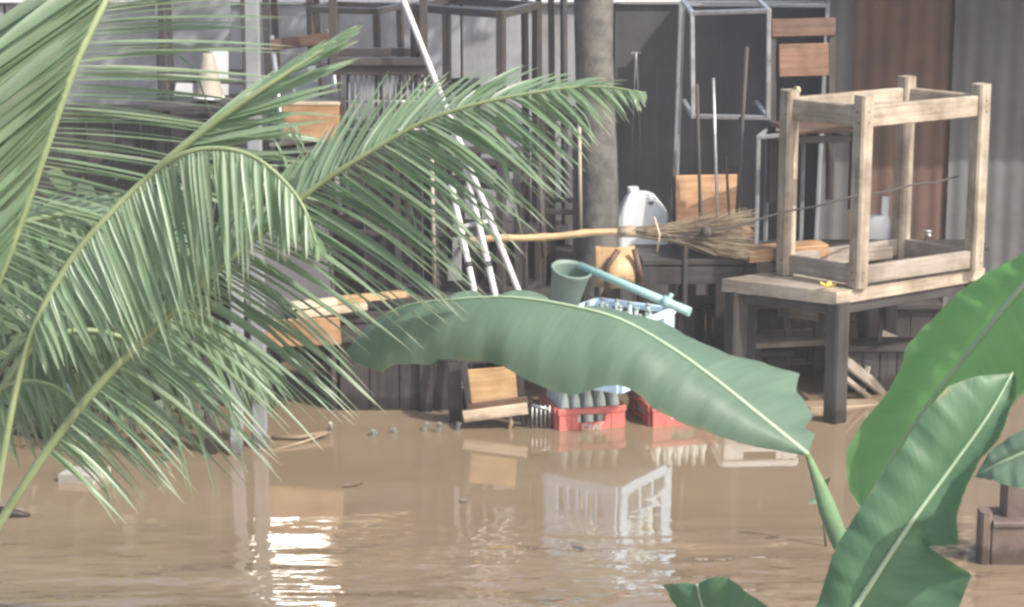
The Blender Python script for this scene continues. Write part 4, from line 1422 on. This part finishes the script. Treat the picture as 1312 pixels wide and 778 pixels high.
# the long frond sweeping to the right
frond([(-20, 700, 7.35), (60, 578, 7.3), (130, 490, 7.25), (200, 420, 7.2), (270, 353, 7.15), (335, 298, 7.1), (400, 243, 7.05), (455, 206, 7.0), (530, 162, 6.95), (600, 136, 6.9), (700, 116, 6.85), (768, 111, 6.83), (824, 119, 6.8)], .017, .003,
      [dict(keys=[(1, 90, 90, 0), (2, 150, 130, -.05), (3, 195, 165, -.1), (4, 212, 165, -.12), (5, 205, 130, -.15), (6, 200, 145, -.15), (7, 195, 150, -.15), (8, 168, 122, -.15), (9, 128, 105, -.12), (10, 66, 66, -.08), (11, 40, 42, -.05), (12, 6, 14, 0)], n=165, w=.0215, sag=.10, jit=.045, face=(.3, -.45, .8)),
       dict(keys=[(2.5, -12, -90, .2), (3.5, 12, -100, .2), (4.5, 40, -100, .2), (5.5, 62, -115, .2), (6.5, 72, -122, .2), (7.3, 78, -105, .2), (8, 82, -78, .18), (9, 78, -46, .12), (10, 60, -14, .08), (11, 40, -4, .04)], n=78, w=.023, sag=.06, jit=.05, face=(-.2, -.35, .9))])
# low frond at the left, drooping into the water
frond([(-60, 700, 7.5), (-20, 560, 7.55), (20, 470, 7.6), (70, 430, 7.65), (130, 425, 7.7), (190, 450, 7.75), (235, 495, 7.8)], .02, .004,
      [dict(keys=[(1.5, 70, 40, .1), (2.2, 40, 90, .1), (3, 35, 120, .1), (4, 50, 120, .1), (5, 50, 105, .1), (6, 30, 60, 0)], n=56, w=.026, sag=.08, jit=.10, face=(.2, -.8, .4)),
       dict(keys=[(2, -5, 90, .2), (3, 60, 70, .3), (4.5, 80, 40, .3), (6, 60, 30, .1)], n=40, w=.026, sag=.12, jit=.1, face=(.2, -.5, .8))])
# fine drooping frond between the long frond and the water
frond([(-50, 540, 7.75), (30, 440, 7.8), (105, 392, 7.85), (190, 385, 7.9), (270, 415, 7.95), (330, 468, 8.0)], .014, .004,
      [dict(keys=[(.8, 60, 90, .05), (1.6, 70, 150, .05), (2.5, 80, 170, .05), (3.5, 70, 150, .05), (5, 30, 60, 0)], n=84, w=.019, sag=.09, jit=.08, face=(.25, -.7, .5)),
       dict(keys=[(1, 60, 50, .25), (2, 90, 60, .3), (3.5, 100, 70, .3), (5, 50, 50, .1)], n=50, w=.019, sag=.12, jit=.09, face=(.2, -.5, .8))])
frond([(-70, 600, 7.5), (-25, 520, 7.5), (20, 490, 7.5), (70, 495, 7.5), (110, 530, 7.5)], .012, .004,
      [dict(keys=[(1, 20, 80, .05), (2, 40, 110, .05), (3, 40, 90, .05), (4, 20, 40, 0)], n=46, w=.018, sag=.09, jit=.1, face=(.2, -.8, .4))])
# frond behind, filling the far left
frond([(-90, 420, 8.0), (-40, 330, 8.05), (20, 290, 8.1), (100, 275, 8.15), (180, 290, 8.2), (240, 330, 8.25)], .02, .004,
      [dict(keys=[(1, 30, 120, .1), (2, 40, 150, .1), (3, 60, 150, .1), (4, 70, 130, .1), (5, 40, 60, .1)], n=48, w=.024, sag=.08, jit=.1, face=(.2, -.8, .4)),
       dict(keys=[(1, 80, -70, .2), (2, 90, -40, .3), (3.5, 100, 0, .3), (5, 60, 40, .1)], n=36, w=.024, sag=.1, jit=.1, face=(.1, -.5, .9))])

LEAF.sort(key=lambda t_: -t_[0])
rest = B()
for i, (Ln, mb, f) in enumerate(LEAF):
    if i < 295:
        part('leaflet', mb, 'frond', f)
    else:
        me = mesh_of(mb, 'tmp', 'frond', Vector((0, 0, 0)))
        rest.bm.from_mesh(me)
        bpy.data.meshes.remove(me)
rest.keep = True
part('leaflets', rest, 'frond', palm, kind='stuff')
part('trunk', B().tube([palm_base - Z_ * .5, palm_base + Vector((.02, 0, .25)), palm_base + Vector((.03, -.05, .6))], [.14, .13, .09], 12), 'bark', palm)

# ------------------------------------------------------------------ banana plant
bb0 = Vector((1.25, 6.15, 0))
ban = thing('banana_plant', 'banana plant at the lower right with broad leaves and one long arching leaf', 'banana plant', tuple(bb0))
part('stem', B().tube([bb0 - Z_ * .5, bb0 + Z_ * .3, bb0 + Vector((-.02, 0, .75))], [.10, .095, .07], 12), 'petiole', ban)


def banana_leaf(mid, left, right, mat, r=(.003, .012), nu=70, nv=8, pleat=.006, bulge=(.03, .03), petiole=None, freq=46, pr=.028, label=None):
    ts = [i / nu for i in range(nu + 1)]
    KM = [Vector(at(*k)) for k in mid]
    um = by_arc(KM, cat_rom, ts)
    PM = [cat_rom(KM, u_) for u_ in um]
    b = B()
    Ltot = sum((PM[i + 1] - PM[i]).length for i in range(nu))
    ph = random.uniform(0, 9)
    jit = [random.gauss(0, 1) for _ in range(nu + 1)]
    for si, (E, bg_) in enumerate(((left, bulge[0]), (right, bulge[1]))):
        KE = [Vector(at(*k)) for k in E]
        ue = by_arc(KE, lin, ts)
        PE = [lin(KE, u_) for u_ in ue]
        rows = []
        for i in range(nu + 1):
            t_ = (PM[min(nu, i + 1)] - PM[max(0, i - 1)]).normalized()
            nrm = t_.cross(PE[i] - PM[i])
            if nrm.length < 1e-5:
                nrm = Vector((0, -1, .3))
            nrm.normalize()
            if nrm.dot(Vector((0, -1, .2))) < 0:
                nrm.negate()
            row = []
            for j in range(nv + 1):
                v_ = j / nv
                p_ = PM[i].lerp(PE[i], v_)
                tt = i / nu
                env = math.sin(math.pi * min(1, max(0, tt))) ** .5
                p_ = p_ + nrm * (bg_ * 4 * v_ * (1 - v_) * env + pleat * env * v_ ** .8 * (math.sin(tt * freq + ph + 2.2 * v_) + .6 * math.sin(tt * freq * 2.3 + ph * 2) + .35 * jit[i]))
                row.append(p_)
            rows.append(row)
        b.grid(rows, lambda i, j: (i / nu * Ltot * .35 + .03 * j / nv + si * 3.3, j / nv))
    b.keep = True
    lf = part('leaf', b, mat, ban, label)
    kk = [PM[i] + Vector((0, -.004, .002)) for i in range(0, nu + 1, 2)]
    part('midrib', B().tube(kk, [r[0] + (r[1] - r[0]) * (i / (len(kk) - 1)) for i in range(len(kk))], 7), 'midrib', lf)
    if petiole:
        KP_ = [at(*k) if len(k) == 3 else Vector(k[:3]) for k in petiole]
        pp = [cat_rom(KP_, i * (len(KP_) - 1) / 24) for i in range(25)]
        part('petiole', B().tube(pp, [r[1] + (pr - r[1]) * min(1, i / 8) for i in range(25)], 10), 'petiole', lf)
    return lf


TOP = (bb0.x, bb0.y, .7, 0)
banana_leaf([(443, 452, 7.5), (478, 414, 7.46), (520, 392, 7.42), (580, 384, 7.36), (650, 381, 7.3), (720, 390, 7.25), (790, 408, 7.2), (850, 440, 7.14), (910, 482, 7.08), (970, 530, 7.03), (1035, 583, 7.0)],
            [(443, 456, 7.48), (455, 464, 7.4), (490, 478, 7.35), (502, 467, 7.33), (530, 466, 7.3), (552, 468, 7.28), (562, 461, 7.27), (600, 462, 7.22), (622, 462, 7.2), (645, 470, 7.16), (680, 490, 7.12), (712, 501, 7.08), (735, 507, 7.06), (765, 498, 7.04), (795, 492, 7.02), (815, 502, 7.0), (838, 525, 6.98), (870, 541, 6.96), (890, 548, 6.96), (905, 553, 6.95), (950, 569, 6.95), (975, 574, 6.96), (1000, 578, 6.97), (1035, 584, 7.0)],
            [(446, 456, 7.6), (500, 420, 7.75), (560, 392, 7.8), (612, 376, 7.78), (640, 384, 7.75), (690, 374, 7.72), (720, 394, 7.68), (800, 404, 7.6), (860, 422, 7.52), (900, 440, 7.48), (950, 461, 7.44), (1025, 477, 7.4), (1020, 500, 7.32), (1042, 534, 7.2), (1030, 548, 7.15), (1045, 556, 7.1), (1035, 583, 7.0)],
            'banana', (.002, .009), 96, 9, .0045, (.05, .02),
            [(1035, 583, 7.0), (1050, 622, 6.92), (1066, 668, 6.78), (1086, 716, 6.6), (1120, 800, 6.4), TOP], 40, .03, 'long arching blue-green leaf with a ragged lower edge')
banana_leaf([(1105, 655, 6.3), (1122, 622, 6.3), (1150, 575, 6.28), (1195, 510, 6.22), (1250, 440, 6.14), (1312, 364, 6.05), (1400, 265, 5.95)],
            [(1105, 655, 6.3), (1088, 630, 6.32), (1083, 600, 6.33), (1086, 575, 6.33), (1105, 540, 6.33), (1135, 508, 6.32), (1150, 478, 6.3), (1163, 443, 6.28), (1190, 412, 6.26), (1225, 378, 6.22), (1262, 350, 6.16), (1300, 333, 6.1), (1345, 300, 6.05), (1400, 262, 5.95)],
            [(1105, 655, 6.3), (1160, 640, 6.22), (1230, 590, 6.15), (1280, 540, 6.08), (1330, 480, 6.0), (1380, 420, 5.95), (1420, 330, 5.92), (1400, 265, 5.95)],
            'banana_light', (.003, .012), 70, 8, .006, (-.04, .03),
            [(1400, 265, 5.95), (1450, 260, 5.95), (1480, 420, 6.0), (1440, 800, 6.1), TOP], 40, .026, 'bright green leaf at the right edge')
banana_leaf([(1297, 478, 5.95), (1265, 534, 5.9), (1215, 604, 5.85), (1160, 680, 5.8), (1095, 779, 5.78), (1040, 860, 5.8)],
            [(1297, 478, 5.95), (1250, 482, 5.92), (1215, 495, 5.9), (1185, 527, 5.88), (1150, 582, 5.86), (1110, 638, 5.84), (1070, 702, 5.83), (1045, 780, 5.83), (1030, 860, 5.8)],
            [(1297, 478, 5.95), (1304, 484, 5.93), (1302, 508, 5.9), (1280, 560, 5.82), (1250, 600, 5.78), (1230, 638, 5.75), (1227, 665, 5.74), (1228, 698, 5.73), (1187, 700, 5.76), (1245, 736, 5.72), (1230, 775, 5.72), (1190, 830, 5.74), (1080, 880, 5.8)],
            'banana_dark', (.003, .011), 90, 8, .005, (.02, -.03),
            [(1040, 860, 5.8), (1060, 920, 5.85), (1120, 1000, 6.0), TOP], 40, .024, 'dark green leaf with a torn notch in its edge')
banana_leaf([(1249, 611, 5.6), (1290, 590, 5.58), (1340, 570, 5.56), (1420, 545, 5.6)],
            [(1249, 611, 5.6), (1268, 578, 5.6), (1296, 558, 5.6), (1340, 536, 5.6), (1420, 520, 5.62)],
            [(1249, 611, 5.6), (1280, 618, 5.52), (1312, 628, 5.5), (1360, 622, 5.5), (1420, 570, 5.58)],
            'banana', (.003, .01), 40, 6, .004, (.02, .02),
            [(1420, 545, 5.6), (1460, 600, 5.7), (1400, 850, 5.95), TOP], 30, .022, 'small grey-green leaf tip at the right edge')
banana_leaf([(893, 749, 6.3), (900, 778, 6.3), (920, 830, 6.28), (960, 900, 6.25)],
            [(893, 749, 6.3), (872, 746, 6.33), (848, 750, 6.36), (862, 768, 6.36), (872, 785, 6.35), (880, 840, 6.32), (930, 905, 6.28)],
            [(893, 749, 6.3), (903, 743, 6.28), (916, 738, 6.26), (930, 740, 6.25), (958, 758, 6.22), (985, 780, 6.2), (1010, 830, 6.2), (990, 900, 6.22)],
            'banana_dark', (.004, .01), 40, 6, .006, (.02, .02),
            [(960, 900, 6.25), (1010, 960, 6.2), (1090, 1020, 6.15), TOP], 30, .022, 'torn dark green leaf tip at the bottom edge')

# sprig beside the banana stalk
sp = thing('water_weed', 'small green sprig beside the stalk of the arching banana leaf', 'plant', tuple(onz(1050, 690, 0)))
q = onz(1060, 700, 0)
part('stem', B().tube([q - Z_ * .05, at(1052, 640, q.y), at(1046, 606, q.y)], [.006, .005, .003], 6), 'petiole', sp)
for px, py, ex, ey in ((1052, 640, 1034, 646), (1048, 620, 1038, 602), (1050, 628, 1064, 612), (1047, 610, 1044, 596)):
    mb, _ = leaflet_mesh(at(px, py, q.y), at(ex, ey, q.y - .03), .1, .035, Vector((0, -1, .3)))
    part('leaf', mb, 'banana_dark', sp)

# ------------------------------------------------------------------ thin haze volume added to lift the blacks
hz = B()
V8 = [Vector((x, y, z)) for z in (-1.0, 8.0) for x, y in ((-12, -6), (12, -6), (12, 24), (-12, 24))]
vs = [hz.bm.verts.new(v_) for v_ in V8]
for q in ((0, 1, 2, 3), (7, 6, 5, 4), (0, 4, 5, 1), (1, 5, 6, 2), (2, 6, 7, 3), (3, 7, 4, 0)):
    hz.face([vs[k] for k in q])
hm = bpy.data.materials.new('black_lift_haze')
hm.use_nodes = True
hn = hm.node_tree
hn.nodes.clear()
ho = hn.nodes.new('ShaderNodeOutputMaterial')
hv = hn.nodes.new('ShaderNodeVolumePrincipled')
hv.inputs['Color'].default_value = (.9, .92, .92, 1)
hv.inputs['Density'].default_value = 0.0038
hn.links.new(hv.outputs[0], ho.inputs['Volume'])
solo('added_haze', hz, hm, kind='stuff')
